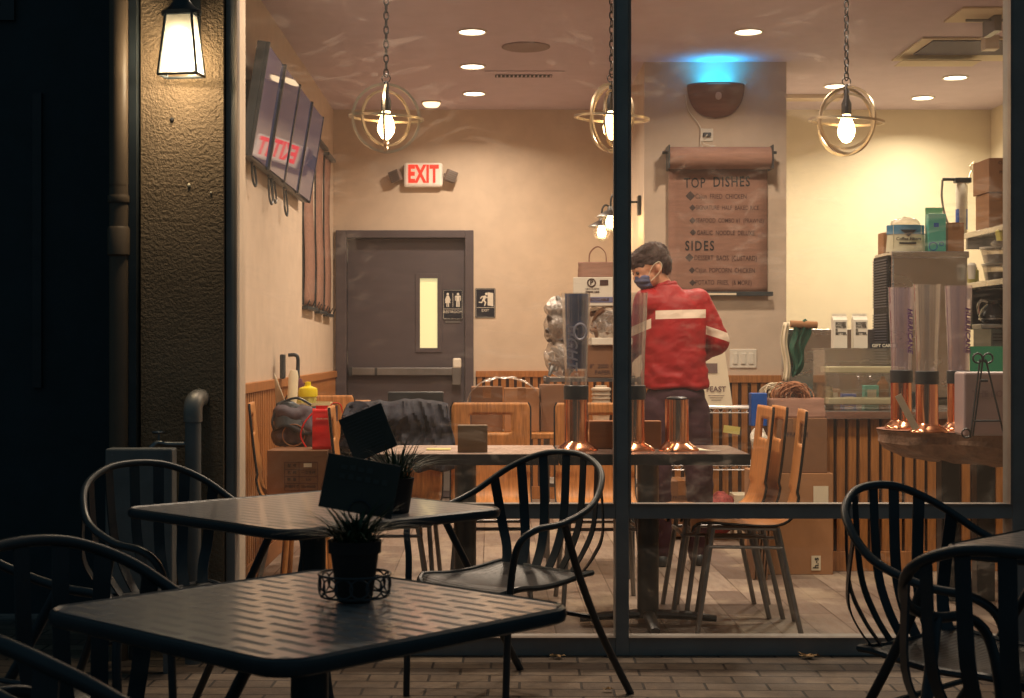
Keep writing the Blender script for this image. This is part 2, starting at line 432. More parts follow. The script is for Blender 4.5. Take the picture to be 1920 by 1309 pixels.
pw_ = thing('projecting_wall', 'projecting wall block that carries the brown paper menu', 'wall', (1.46, 9.73, 0))
obj('wall_surface', MB().bx(1.0, 1.927, 9.73, DB, 0, CEIL), M['wall'], pw_, world=True)
def dado(parent, p0, p1, nx, ny, z=1.0, step=.062, sw=.038):
    """ribbed oak dado between two floor points; (nx, ny) points into the room"""
    a = Vector((p0[0], p0[1], 0)); b = Vector((p1[0], p1[1], 0)); L = (b-a).length; d = (b-a)/L; n = Vector((nx, ny, 0))
    ang = math.atan2(d.y, d.x); T = Matrix.Translation(a) @ Matrix.Rotation(ang, 4, 'Z')
    sgn = 1 if (T.to_3x3() @ Vector((0, 1, 0))).dot(n) > 0 else -1
    def B(mb, x0, x1, t0, t1, z0, z1):
        y0, y1 = sorted((sgn*t0, sgn*t1)); mb.bx(x0, x1, y0, y1, z0, z1, T)
    back = MB(); B(back, 0, L, .001, .008, .0, z-.05); obj('dado_backing', back, M['dwood'], parent, world=True)
    sl = MB(); k = int(L/step)
    for i in range(k): B(sl, i*step+.012, i*step+.012+sw, .008, .024, .10, z-.05)
    obj('slat_panel', sl, M['oak'], parent, world=True, bevel=.002)
    cp = MB(); B(cp, 0, L, .001, .034, z-.05, z); B(cp, 0, L, .008, .028, .0, .10); obj('cap_rail', cp, M['oak'], parent, world=True, bevel=.003)
dado(lw_, (XL, 6.10), (XL, DB), 1, 0)
dado(bw_, (X(892, DB), DB), (1.0, DB), 0, -1)
dado(bw_, (XL+.03, DB), (X(628, DB), DB), 0, -1)
dado(pw_, (1.0, 9.73), (1.927, 9.73), 0, -1)

# storefront
sf = thing('storefront_window', 'dark bronze framed shop window spanning the restaurant front', 'shop window', (.5, DG, 0))
y0, y1 = 5.695, 5.805
PX = lambda px: (px-920)/487.0
x_l0, x_l1 = PX(428), PX(445); x_m0, x_m1 = PX(1152), PX(1177); x_r0, x_r1 = PX(1889), PX(1906)
obj('jamb', MB().bx(x_l0, x_l1, y0, y1, 0, 3.1), M['frame'], sf, world=True, bevel=.003)
obj('mullion', MB().bx(x_m0, x_m1, y0, y1, 0, 3.1), M['frame'], sf, world=True, bevel=.003)
obj('jamb', MB().bx(x_r0, x_r1+.05, y0, y1, 0, 3.1), M['frame'], sf, world=True, bevel=.003)
for (a, b) in ((x_l1, x_m0), (x_m1, x_r0)):
    obj('transom', MB().bx(a, b, y0+.003, y1-.003, .522, .574), M['frame'], sf, world=True, bevel=.002)
    obj('sill_rail', MB().bx(a, b, y0+.003, y1-.003, 0, .065), M['frame'], sf, world=True, bevel=.002)
    obj('head_rail', MB().bx(a, b, y0+.003, y1-.003, 3.04, 3.1), M['frame'], sf, world=True)
    obj('glazing_bead', MB().bx(a, b, y0-.006, y0+.02, .574, .580).bx(a, a+.008, y0-.004, y0+.03, .58, 3.04).bx(b-.008, b, y0-.004, y0+.03, .58, 3.04).bx(a, b, y0-.006, y0+.02, .065, .070), M['framein'], sf, world=True)
    obj('glass_pane', MB().add([(a, DG, .58), (b, DG, .58), (b, DG, 3.04), (a, DG, 3.04)], [(0, 1, 2, 3)]), M['glass'], sf, world=True)
    obj('glass_pane', MB().add([(a, DG, .07), (b, DG, .07), (b, DG, .522), (a, DG, .522)], [(0, 1, 2, 3)]), M['glass'], sf, world=True)
wall('facade_wall', 'dark wall band above the shop window', [(-1.36, 8.5, 5.665, 5.855, 3.1, 4.19)], M['stucco'])
wall('stucco_pillar', 'rough tan stucco pillar lit by the wall lantern', [(X(264, 5.66), x_l0-.003, 5.66, 5.86, 0, 4.2)], M['stucco'], 'pillar')
wall('stucco_pillar', 'dark stucco wall right of the shop window', [(x_r1+.055, 8.5, 5.62, 5.86, 0, 4.2)], M['stucco'], 'pillar')
# dark neighbouring front on the left
nb = thing('neighbouring_shopfront', 'unlit dark shopfront left of the stucco pillar', 'shopfront', (-3, 6.6, 0))
DK = pm('dark_facade_paint', (.03, .05, .06), .7, var=.2)
obj('wall_panel', MB().bx(-7, -1.34, 6.6, 6.8, 0, 2.62).bx(-7, -1.34, 6.6, 6.8, 3.9, 4.4).bx(-2.10, -1.34, 6.6, 6.8, 2.62, 3.9).bx(-1.34, -1.2, 5.86, 6.8, 0, 4.2), DK, nb, world=True)
obj('window_frame', MB().bx(-7, -2.10, 6.58, 6.66, 2.62, 2.68).bx(-2.16, -2.10, 6.58, 6.66, 2.68, 3.9).bx(-2.17, -2.09, 6.58, 6.66, 3.84, 3.9).bx(-2.02, -1.98, 6.58, 6.599, 1.0, 2.3), M['black'], nb, world=True)
obj('window_pane', MB().bx(-7, -2.16, 6.64, 6.66, 2.68, 3.9), pm('dark_window_glass', (.02, .035, .035), .15, var=.2), nb, world=True)

for px, py, r, lab in ((322, 225, .010, 'small dark chip in the pillar stucco below the lantern'), (354, 348, .008, 'pale plaster spot halfway up the pillar'), (395, 362, .005, 'tiny pale plaster spot right of the larger one')):
    tagit(obj('stucco_chip', MB().ball((X(px, 5.655), 5.658, Z(py, 5.655)), (r*.8, .005, r), 10, 7), M['ink'] if r > .009 else M['paper'], world=True, smooth=True), lab, 'mark')
# downpipe, dark strip for the shaded gap, utility things on the pillar
dp = thing('downpipe', 'tan painted rain downpipe beside the stucco pillar', 'downpipe', (-1.40, 5.60, 0))
dmb = MB(); dmb.tube(catmull([(-1.40, 5.62, 0), (-1.40, 5.62, .6), (-1.40, 5.62, 1.7), (-1.40, 5.62, 2.0), (-1.40, 5.62, 4.2)], 4), .036, n=20, ell=(1, .8))
obj('pipe', dmb, M['downpipe'], dp, True, world=True)
for z_ in (1.72, 2.86): obj('bracket', MB().lathe([(.040, 0), (.041, .002), (.041, .026), (.040, .028)], (-1.40, 5.62, z_), 24, M=Matrix.Diagonal((1, .85, 1))), M['downpipe'], dp, True, world=True)
obj('coupling', MB().lathe([(.037, 0), (.042, .005), (.042, .10), (.037, .11)], (-1.40, 5.62, 1.52), 24), M['downpipe'], dp, True, world=True)
tagit(obj('gap_shade_strip', MB().bx(-1.362, -1.334, 5.62, 5.86, 0, 4.2), M['black'], world=True), 'black strip standing for the shaded gap between downpipe and stucco pillar', 'shade strip')  # shade of the recess beside the pillar, put in as a solid black strip
vp = thing('vent_pipe', 'dark vertical pipe with pale elbow cap on the pillar base', 'pipe', (-1.108, 5.55, 0))
obj('pipe', MB().cyl((-1.108, 5.56, 0), (-1.108, 5.56, .92), .030, n=20), M['zinc'], vp, True, world=True)
obj('elbow_cap', MB().tube(catmull([(-1.108, 5.56, .90), (-1.108, 5.56, .95), (-1.105, 5.575, .975), (-1.10, 5.62, .985), (-1.10, 5.66, .985)], 5), .035, n=18), pm('pale_zinc', (.32, .30, .27), .5, metal=.6), vp, True, world=True)
fc = thing('garden_tap', 'old metal garden tap sticking out beside the vent pipe', 'tap', (-1.2, 5.56, .82))
obj('spigot', MB().tube(catmull([(-1.135, 5.56, .815), (-1.20, 5.56, .815), (-1.24, 5.56, .82), (-1.262, 5.55, .80), (-1.265, 5.545, .775)], 5), .011, n=12), M['dsteel'], fc, True, world=True)
obj('tap_handle', MB().torus((-1.235, 5.56, .86), .022, .005, 'z', 20, 6).cyl((-1.235, 5.56, .82), (-1.235, 5.56, .862), .005), M['dsteel'], fc, True, world=True)
ub = thing('utility_box', 'flat grey metal panel standing behind the left outdoor chair', 'panel', (-1.25, 5.36, 0))
obj('panel_face', MB().bx(X(197, 5.36), X(323, 5.36), 5.36, 5.44, .12, Z(842, 5.36)), M['zinc'], ub, world=True, bevel=.006)
for x_ in (-1.36, -1.18): obj('panel_leg', MB().bx(x_, x_+.02, 5.38, 5.42, 0, .12), M['zinc'], ub, world=True)
for q in (210, 312): obj('screw', MB().cyl((X(q, 5.36), 5.358, .79), (X(q, 5.36), 5.362, .79), .004, n=8), M['dsteel'], ub, world=True)

# wall lantern
def mk_frost():
    t = NT('seeded_lantern_glass'); tr = t.n('BsdfTransparent'); tl = t.n('BsdfTranslucent', i_0=(1, .95, .85, 1)); gl = t.n('BsdfGlossy'); gl.inputs['Roughness'].default_value = .15
    m1 = t.n('MixShader', i_0=.42); t.l(tr.outputs[0], m1.inputs[1]); t.l(tl.outputs[0], m1.inputs[2])
    m2 = t.n('MixShader', i_0=.06); t.l(m1.outputs[0], m2.inputs[1]); t.l(gl.outputs[0], m2.inputs[2]); t.l(m2.outputs[0], t.out.inputs[0]); return t.m
LX, LY, LZ = X(340, 5.54), 5.54, Z(142, 5.54)
ln = thing('wall_lantern', 'lit black lantern with tapered clear panes on the stucco pillar', 'wall lantern', (LX, LY, LZ), R(-9)); ln.scale = (1, .6, 1)
hb, ht, h = .074, .050, .225
fr = MB()
for sx in (-1, 1):
    for sy in (-1, 1): fr.tube([(sx*hb, sy*hb, 0), (sx*ht, sy*ht, h)], .0055, n=6)
for q, z in ((hb, 0), (ht, h)):
    for a, b in (((-q, -q), (q, -q)), ((q, -q), (q, q)), ((q, q), (-q, q)), ((-q, q), (-q, -q))): fr.tube([(a[0], a[1], z), (b[0], b[1], z)], .0055, n=6)
obj('lantern_frame', fr, M['black'], ln, world=False)
cpm = MB().lathe([(.076, h), (.078, h+.012), (.05, h+.03), (.034, h+.05), (.03, h+.085), (.0, h+.09)], (0, 0, 0), 24, cap=False)
obj('lantern_cap', cpm, M['black'], ln, True)
obj('mount_plate', MB().bx(-.05, .05, .105, .119, h-.09, h+.14).bx(-.012, .012, .02, .105, h+.05, h+.075), M['black'], ln, bevel=.003)
g = MB()
for k in range(4):
    Mx = Matrix.Rotation(R(90*k), 4, 'Z'); g.add([Mx @ Vector(q) for q in ((-hb, -hb, 0), (hb, -hb, 0), (ht, -ht, h), (-ht, -ht, h))], [(0, 1, 2, 3)])
obj('lantern_glass', g, mk_frost(), ln)
lampglow = emit('lantern_bulb_glow', (1, .80, .46), 14)
obj('bulb', MB().lathe([(.012, .01), (.040, .015), (.050, .03), (.040, .15), (.030, .165), (.018, .175)], (0, 0, 0), 20), lampglow, ln, True)
obj('bulb_socket', MB().lathe([(.018, .175), (.018, .222), (.014, .225)], (0, 0, 0), 14), M['brass'], ln, True)
point('lantern_light', (0, -.005, .05), .055, 30, (1, .79, .50), ln)

# ================================================================== OUTDOOR FURNITURE
def rsq(a, r, n=6):
    pts = []
    for cx, cy, s in ((a-r, a-r, 0), (-a+r, a-r, 90), (-a+r, -a+r, 180), (a-r, -a+r, 270)):
        for k in range(n+1): pts.append((cx+r*math.cos(R(s+90*k/n)), cy+r*math.sin(R(s+90*k/n))))
    return pts
def outdoor_table(loc, rz, side, label, H=.72):
    t = thing('patio_table', label, 'table', loc, rz, 'black square patio tables')
    a = side/2; r = .055
    obj('tabletop', MB().prism(rsq(a-.006, r), H-.008, H), M['top'], t)
    p = rsq(a, r)
    obj('table_rim', MB().tube([(x, y, H-.012) for x, y in p], .013, n=8, closed=True, ell=(.7, 1.1)), M['black'], t, True)
    obj('pedestal', MB().cyl((0, 0, .05), (0, 0, H-.03), .033, n=20).bx(-.16, .16, -.02, .02, H-.03, H-.012).bx(-.02, .02, -.16, .16, H-.032, H-.014), M['black'], t, True)
    for k in range(4):
        an = R(45+90*k); c, s = math.cos(an), math.sin(an)
        obj('leg', MB().tube(catmull([(c*.028, s*.028, .33), (c*.05, s*.05, .16), (c*.12, s*.12, .085), (c*.24, s*.24, .07), (c*.31, s*.31, .045), (c*.33, s*.33, .012)], 5), .013, n=10), M['black'], t, True)
    return t
T1c = (-.315, 2.60); T2c = (-.500, 4.23); T3c = (1.60, 3.42)
outdoor_table((*T1c, 0), R(45+2), .655, 'black slotted patio table nearest the camera, with the potted plant on it')
outdoor_table((*T2c, 0), R(45), .765, 'black patio table close to the window, behind the one with the plant')
outdoor_table((*T3c, 0), R(45), .80, 'black patio table cut off by the right edge')

def outdoor_chair(loc, rz, label):
    """black metal bistro chair with barrel loop and seven flat slats, front to -Y"""
    t = thing('patio_chair', label, 'chair', loc, rz, 'black slatted metal patio chairs')
    t.scale = (1.06, 1.0, 1.0)
    half = [(.235, -.215, .46), (.255, -.205, .555), (.275, -.15, .598), (.285, -.03, .612), (.272, .12, .66), (.21, .235, .745), (.11, .285, .795), (0, .298, .808)]
    loop = [(-x, y, z) for x, y, z in half][:-1]
    full = [(-.225, -.235, 0)]+[(-.228, -.225, .30)]+loop+[half[-1]]+list(reversed(half[:-1]))+[(.228, -.225, .30), (.225, -.235, 0)]
    pts = catmull(full, 6)
    obj('arm_loop', MB().tube(pts, .0112, n=10), M['black'], t, True)
    for s in (-1, 1):
        obj('leg', MB().tube(catmull([(s*.283, -.03, .610), (s*.262, .065, .43), (s*.248, .19, .22), (s*.25, .335, 0)], 6), .0125, n=10), M['black'], t, True)
    # seat: bowl with rounded front lip
    def fs(u, v):
        x = (u-.5)*2; y = -.235+v*.44
        w_ = .215*(1-.10*v) if v > .15 else .215*(1-.35*(1-v/.15)**2)
        z = .405-.02*math.sin(math.pi*min(1, v*1.1))-(.045*((.2-v)/.2)**2 if v < .2 else 0)+.012*x*x
        return (x*w_, y, z)
    obj('seat', MB().sheet(fs, 12, 14), M['seat'], t, True, solid=.006)
    rim = [fs(u/12, 0) for u in range(13)]+[fs(1, v/14) for v in range(1, 15)]+[fs(1-u/12, 1) for u in range(1, 13)]+[fs(0, 1-v/14) for v in range(1, 14)]
    obj('seat_rim', MB().tube(rim, .010, n=8, closed=True), M['black'], t, True)
    obj('stretcher', MB().tube([(-.25, .155, .28), (.25, .155, .28)], .008, n=8), M['black'], t, True)
    for s in (-1, 1): obj('seat_strut', MB().tube([(s*.228, -.21, .36), (s*.20, -.18, .385)], .007, n=6), M['black'], t, True)
    back = catmull([(-.272, .12, .66), (-.21, .235, .745), (-.11, .285, .795), (0, .298, .808), (.11, .285, .795), (.21, .235, .745), (.272, .12, .66)], 8)
    n = len(back)
    for k in range(7):
        p = back[int((k+.8)/7.6*(n-1))]; q = -1+2*k/6
        b = Vector((q*.165, .205-.03*q*q, .405))
        mid = (p+b)/2+Vector((q*.025, .035, -.01))
        lowm = b*.8+p*.2+Vector((q*.015, .03, 0))
        path = catmull([b, lowm, mid, p], 5)
        mb = MB(); o = []
        for i, c in enumerate(path):
            tg = (path[min(i+1, len(path)-1)]-path[max(i-1, 0)]).normalized()
            out = Vector((p.x, max(p.y, .1)+.05, 0)).normalized()
            wd = tg.cross(out).normalized()
            nn = wd.cross(tg).normalized()
            for sx, sy in ((-1, -1), (1, -1), (1, 1), (-1, 1)): o.append(c+wd*sx*.0165+nn*sy*.0022)
        fs_ = [(4*i+j, 4*i+(j+1) % 4, 4*i+4+(j+1) % 4, 4*i+4+j) for i in range(len(path)-1) for j in range(4)]
        mb.add(o, fs_); obj('slat', mb, M['black'], t, True)
    return t
def face(dx, dy): return math.atan2(dy, dx)+R(90)       # rz so that local -Y points along (dx, dy)
c0 = outdoor_chair((.05, 5.03, 0), face(-.72, -.69), 'black slatted chair right of the window-side table, fully in view')
for (x, y, fx, fy, lab) in (
    (-.91, 4.55, .62, -.55, 'black slatted chair in front of the grey metal panel'),
    (-.63, 2.64, .84, -.54, 'black chair behind the left corner of the table with the plant'),
    (-.60, 2.22, .45, .80, 'black chair nearest the camera at lower left, back turned'),
    (-1.13, 3.22, .8, -.25, 'black chair half out of the frame at far left'),
    (1.22, 3.75, .68, -.73, 'black slatted chair standing before the ribbed counter at right'),
    (1.125, 2.88, .62, .66, 'black chair at the lower right corner, nearest the right table')):
    copy_tree(c0, None, (x, y, 0), face(fx, fy), lab)

# plant with menu cards on the near table
TZ = .722
px_, py_ = X(665, 2.66), 2.66
pl = thing('potted_plant', 'dark potted grassy plant on the nearest patio table', 'potted plant', (px_, py_, TZ))
obj('pot', MB().lathe([(.030, 0), (.032, .004), (.043, .085), (.047, .086), (.048, .108), (.043, .108), (.041, .09)], (0, 0, 0), 28, cap=False), M['terra'], pl, True)
obj('soil', MB().lathe([(0.001, .098), (.041, .094)], (0, 0, 0), 20), M['soil'], pl)
lf = MB()
def blade(mb, b, a, L, lean, w_, curl=1.0):
    pts = []; d = Vector((math.cos(a), math.sin(a), 0)); s = Vector((-d.y, d.x, 0))
    for i in range(6):
        t = i/5; c = b+d*(lean*L*t**1.6)+Vector((0, 0, L*(t-.45*curl*lean*t*t)))
        wd = w_*(1-t)**.6*(.4+t if t < .4 else 1); pts += [c-s*wd, c+s*wd]
    mb.add(pts, [(2*i, 2*i+1, 2*i+3, 2*i+2) for i in range(5)])
for k in range(170):
    a = random.uniform(0, 6.28); r = random.uniform(0, .035)
    blade(lf, Vector((r*math.cos(a), r*math.sin(a), .095)), a+random.uniform(-.6, .6), random.uniform(.05, .12), random.uniform(.4, 1.6), random.uniform(.002, .0055))
obj('foliage', lf, M['leaf'], pl)
pr = thing('plant_holder', 'black scrolled wire ring holder around the plant pot', 'wire holder', (px_, py_, TZ))
rg = MB().torus((0, 0, .010), .060, .0022, 'z', 40, 6).torus((0, 0, .048), .064, .0022, 'z', 40, 6)
for k in range(14):
    a = 2*math.pi*k/14; c = Vector((.062*math.cos(a), .062*math.sin(a), .029)); rg.torus(c, .0165, .0016, 'x', 16, 5, M=Matrix.Rotation(a, 4, 'Z'))
obj('wire_ring', rg, M['black'], pr, True)
# second grassy plant, on the window-side table
p2 = thing('potted_plant', 'spiky grass plant showing above the tilted menu card', 'potted plant', (X(745, 4.1), 4.1, .722))
obj('pot', MB().lathe([(.032, 0), (.045, .085), (.047, .095), (.04, .095)], (0, 0, 0), 24, cap=False), M['terra'], p2, True)
lf = MB()
for k in range(120):
    a = random.uniform(0, 6.28); r = random.uniform(0, .04)
    blade(lf, Vector((r*math.cos(a), r*math.sin(a), .085)), a+random.uniform(-.6, .6), random.uniform(.06, .16), random.uniform(.2, 1.5), random.uniform(.002, .0045))
obj('foliage', lf, M['leaf'], p2)
# tilted cards
def card(px0, py0, d, w_, h_, roll, yaw, label, lines):
    c = P(px0, py0, d); t = thing('menu_card', label, 'menu card', c)
    Mx = Matrix.Rotation(yaw, 4, 'Z') @ Matrix.Rotation(roll, 4, 'Y')
    obj('card_board', MB().bx(-w_/2, w_/2, -.003, .003, -h_/2, h_/2, Mx), M['chalk'], t, bevel=.001)
    mb = MB()
    for i in range(lines):
        z = h_*.36-i*h_*.72/max(1, lines-1) if lines > 1 else h_*.15
        ww = w_*random.uniform(.28, .40)
        mb.bx(-ww, ww, -.0042, -.0036, z-.0015, z+.0015, Mx) if lines > 3 else None
    if lines <= 3:
        for zz, n_, wb in ((.30, 4, .011), (.13, 6, .010)):
            for q in range(n_): mb.bx(-w_*.30+q*.0155, -w_*.30+q*.0155+wb, -.0042, -.0036, h_*zz-.004, h_*zz+.004+.002*(q % 2), Mx)
    obj('card_print', mb, pm('faint_print', (.095, .095, .085), .8), t)
    return t
ca = card(675, 912, 2.70, .134, .098, R(11), R(8), 'dark tilted card clipped in front of the plant on the nearest table', 2)
obj('wire_clip', MB().tube(catmull([(0, .008, -.165), (0, .008, -.05), (.0, .007, -.01)], 6), .0018, n=6).torus((.0, -.006, -.045), .020, .0018, 'y', 24, 6), M['black'], ca, True)
cb = card(690, 812, 4.05, .128, .125, R(-22), R(-10), 'dark card with faint ruled lines leaning over the window-side table', 11)
obj('card_stand', MB().tube([(0, .006, -.05), (.015, .02, Z(812, 4.05)*-1+.732+.002)], .003, n=6), M['black'], cb, True)

# leaf litter
for (px, py, s, lab) in ((1505, 1224, .045, 'crumpled pale dry leaf lying before the right window sill'), (1042, 1224, .035, 'dark dry leaf lying before the left window sill'), (1140, 1296, .022, 'thin dry leaf on the pavers beside the chair leg')):
    d = F*CH/(py-655)-.02; c = Vector((X(px, d), min(d, 5.64), 0.004))
    mb = MB(); 
    def fl(u, v):
        a = u*2*math.pi; r = s*v*(.75+.25*math.cos(5*a))
        return (r*math.cos(a), r*math.sin(a)*.6, .004+.5*s*abs(noise.noise(Vector((u*6, v*3, px))))*v+.003)
    mb.sheet(fl, 30, 5)
    o = obj('dry_leaf', mb, M['dryleaf'], None, True); o.location = c; tagit(o, lab, 'leaf')

# ================================================================== CEILING FIXTURES
def downlight(px, py, label, power, col, d=None, x=None):
    d = d or (CEIL-CH)*F/(655-py); x = X(px, d) if x is None else x
    t = thing('recessed_downlight', label, 'ceiling light', (x, d, CEIL), 0, 'round recessed ceiling lights')
    obj('trim_ring', MB().torus((0, 0, -.003), .082, .008, 'z', 32, 6), M['white'], t, True)
    obj('lens', MB().lathe([(.001, -.004), (.076, -.004)], (0, 0, 0), 32, cap=False), emit('downlight_lens', (1, .86, .62), 9), t)
    area('downlight_lamp', (0, 0, -.012), .14, power, col, (0, 0, 0), t, 145)
    return t
DW = 21
downlight(885, 59, 'nearest downlight in the left row', DW, WARM)
downlight(886, 124, 'middle downlight in the left row', DW, WARM)
downlight(889, 175, 'farthest downlight in the left row', DW, WARM)
downlight(1403, 59, 'single downlight above the projecting wall', DW*.8, WARM)
downlight(1791, 145, 'nearer of the two kitchen downlights', 18, YEL)
downlight(1730, 183, 'farther of the two kitchen downlights', 18, YEL)
downlight(0, 0, 'downlight over the window seats', DW, WARM, d=6.9, x=-.4)
downlight(0, 0, 'downlight over the window tables', DW, WARM, d=6.9, x=1.2)
downlight(0, 0, 'downlight over the ribbed counter', 20, YEL, d=7.0, x=2.6)
downlight(0, 0, 'downlight just inside the left window pane', 10, WARM, d=6.05, x=-.5)
downlight(0, 0, 'downlight just inside the right window pane', 10, WARM, d=6.05, x=1.1)
downlight(0, 0, 'kitchen downlight hidden behind the projecting wall', 20, YEL, d=10.6, x=2.45)

def hoop(mb, R0, wdt, rot, th=.011, n=48):
    """flat band ring like a barrel hoop; rot is a Matrix"""
    o = []
    for k in range(n):
        a = 2*math.pi*k/n; c, s = math.cos(a), math.sin(a)
        for rr, zz in ((R0-th/2, -wdt/2), (R0+th/2, -wdt/2), (R0+th/2, wdt/2), (R0-th/2, wdt/2)):
            o.append(rot @ Vector((rr*c, rr*s, zz)))
    mb.add(o, [(4*i+j, 4*((i+1) % n)+j, 4*((i+1) % n)+(j+1) % 4, 4*i+(j+1) % 4) for i in range(n) for j in range(4)])
def orb(px, py, d, spin, label):
    c = P(px, py, d); t = thing('orb_pendant', label, 'pendant light', c, 0, 'wire orb pendant lamps on chains')
    X90 = Matrix.Rotation(R(90), 4, 'X')
    for R0, wdt, rt in ((.146, .011, Matrix.Rotation(R(spin), 4, 'Z') @ X90), (.140, .010, Matrix.Rotation(R(spin+75), 4, 'Z') @ X90),
                        (.118, .009, Matrix.Rotation(R(spin+20), 4, 'Z') @ X90), (.158, .010, Matrix.Rotation(R(2.5), 4, 'X') @ Matrix.Rotation(R(3), 4, 'Y'))):
        mb = MB(); hoop(mb, R0, wdt, rt); obj('hoop', mb, M['brass'], t, True)
    obj('lamp_holder', MB().lathe([(.005, .16), (.012, .15), (.012, .10), (.022, .075), (.022, .03), (.018, .028)], (0, 0, 0), 16).torus((0, 0, .172), .018, .0025, 'y', 20, 6), M['chain'], t, True)
    obj('bulb', MB().lathe([(.016, .038), (.019, .02), (.031, -.012), (.038, -.04), (.034, -.064), (.018, -.088), (.001, -.095)], (0, 0, 0), 18), emit('warm_bulb', (1, .66, .28), 22), t, True)
    ch = MB(); z = .195; k = 0; top = CEIL-c.z
    while z < top:
        ch.torus((0, 0, z), .0098, .0034, 'y', 14, 5, M=Matrix.Rotation(R(90*(k % 2)+20), 4, 'Z'), sq=2.0); z += .031; k += 1
    obj('chain', ch, M['chain'], t, True)
    obj('ceiling_canopy', MB().lathe([(.06, top), (.055, top-.02), (.01, top-.03)], (0, 0, 0), 24), M['chain'], t, True)
    point('pendant_light', (0, 0, -.03), .04, 6, (1, .70, .36), t)
orb(724, 222, 6.46, 15, 'lit orb pendant in the left window pane')
orb(1147, 222, 6.46, 50, 'lit orb pendant half hidden by the window mullion')
orb(1587, 228, 6.46, -50, 'lit orb pendant in the right window pane')

# small glass globe light, return grille, speaker
d = 10.9
gl = thing('ceiling_globe_light', 'small ribbed dome light on the ceiling above the exit sign', 'ceiling light', (X(809, 11.3), 11.3, CEIL))
obj('dome', MB().lathe([(.068, 0), (.066, -.02), (.05, -.038), (.001, -.045)], (0, 0, 0), 20), emit('dome_glow', (1, .74, .42), 2.2), gl, True)
obj('rim', MB().torus((0, 0, -.004), .07, .006, 'z', 28, 6), M['brass'], gl, True)
vt = thing('air_grille', 'slim dark slotted air grille on the dining room ceiling', 'air vent', (X(983, 10.2), 10.2, CEIL))
obj('grille_frame', MB().bx(-.27, .27, -.17, .17, -.006, -.002), M['ceil'], vt)
obj('grille_slot', MB().bx(-.20, .19, -.06, .03, -.010, -.0065), M['hole'], vt)
sl = MB()
for k in range(14): sl.bx(-.19+k*.028, -.18+k*.028, -.062, .0, -.014, -.0105)
obj('louver', sl, M['ceil'], vt)
tagit(obj('ceiling_speaker', MB().lathe([(.15, CEIL), (.15, CEIL-.006), (.14, CEIL-.010), (.001, CEIL-.011)], (X(986, 9.23), 9.23, 0), 32), pm('speaker_mesh', S(150, 132, 130), .8), world=True), 'round flush speaker on the ceiling near the left downlights', 'speaker')
# ceiling cassette + hanging deflector in the kitchen
ac = thing('ceiling_air_unit', 'white framed kitchen ceiling air panel with a hanging flap', 'air vent', (2.95, 9.3, CEIL))
obj('unit_frame', MB().bx(2.59, 3.45, 8.95, 9.64, CEIL-.012, CEIL-.002), M['kwall'], ac, world=True)
obj('dark_panel', MB().bx(2.66, 3.40, 8.98, 9.40, CEIL-.020, CEIL-.013), pm('grey_filter', S(74, 66, 76), .7), ac, world=True)
obj('flap', MB().bx(2.60, 3.10, 9.43, 9.62, CEIL-.05, CEIL-.045), M['kwall'], ac, world=True)
obj('hanger', MB().bx(2.90, 2.98, 8.75, 8.83, CEIL-.11, CEIL-.03).bx(2.93, 2.95, 8.78, 8.80, CEIL-.03, CEIL), M['white'], ac, world=True)
a2 = thing('ceiling_light_panel', 'pale ceiling panel with a rod across it at the top right', 'ceiling panel', (2.95, 8.32, CEIL))
obj('panel_frame', MB().bx(2.58, 3.3, 8.15, 8.50, CEIL-.012, CEIL-.002), M['kwall'], a2, world=True)
obj('rod', MB().cyl((2.66, 8.36, CEIL-.03), (3.3, 8.36, CEIL-.03), .008, n=8).bx(2.80, 2.84, 8.30, 8.5, CEIL-.10, CEIL-.012), M['dsteel'], a2, world=True)
tagit(obj('ceiling_track', MB().bx(1.94, X(1578, 11.0), 10.95, 11.10, CEIL-.03, CEIL-.001), M['wall'], world=True), 'pale flat track on the kitchen ceiling beside the projecting wall', 'ceiling track')

# ================================================================== BACK WALL: door, signs
dr = thing('exit_door', 'dark grey back door with a push bar and narrow lit window', 'door', (X(760, DB), DB, 0))
dx0, dx1 = X(650, DB), X(872, DB); dz1 = Z(447, DB); fx0, fx1 = X(630, DB), X(888, DB); fz = Z(433, DB)
obj('door_frame', MB().bx(fx0, dx0, DB-.04, DB+.12, 0, fz).bx(dx1, fx1, DB-.04, DB+.12, 0, fz).bx(dx0, dx1, DB-.04, DB+.12, dz1, fz), M['door'], dr, world=True, bevel=.004)
wx0, wx1, wz0, wz1 = X(787, DB), X(820, DB), Z(653, DB), Z(522, DB)
y_ = DB+.03
obj('door_leaf', MB().bx(dx0+.004, wx0, y_, y_+.04, .01, dz1-.004).bx(wx1, dx1-.004, y_, y_+.04, .01, dz1-.004).bx(wx0, wx1, y_, y_+.04, .01, wz0).bx(wx0, wx1, y_, y_+.04, wz1, dz1-.004), M['door'], dr, world=True)
b = .035
vf = obj('vision_panel', MB().bx(wx0-b, wx0, y_-.008, y_, wz0-b, wz1+b).bx(wx1, wx1+b, y_-.008, y_, wz0-b, wz1+b).bx(wx0, wx1, y_-.008, y_, wz0-b, wz0).bx(wx0, wx1, y_-.008, y_, wz1, wz1+b), M['door'], dr, world=True, bevel=.002)
obj('lit_glass', MB().bx(wx0, wx1, y_+.01, y_+.016, wz0, wz1), emit('lit_corridor_glass', S(226, 220, 165), .62), vf, world=True)
pb = obj('push_bar', MB().bx(X(657, DB), X(865, DB), y_-.06, y_-.015, Z(704, DB), Z(690, DB)), M['dsteel'], dr, world=True, bevel=.004)
obj('end_bracket', MB().bx(X(703, DB), X(708, DB), y_-.062, y_-.0, Z(704, DB), Z(690, DB)).bx(X(655, DB), X(661, DB), y_-.062, y_, Z(705, DB), Z(689, DB)), M['black'], pb, world=True)
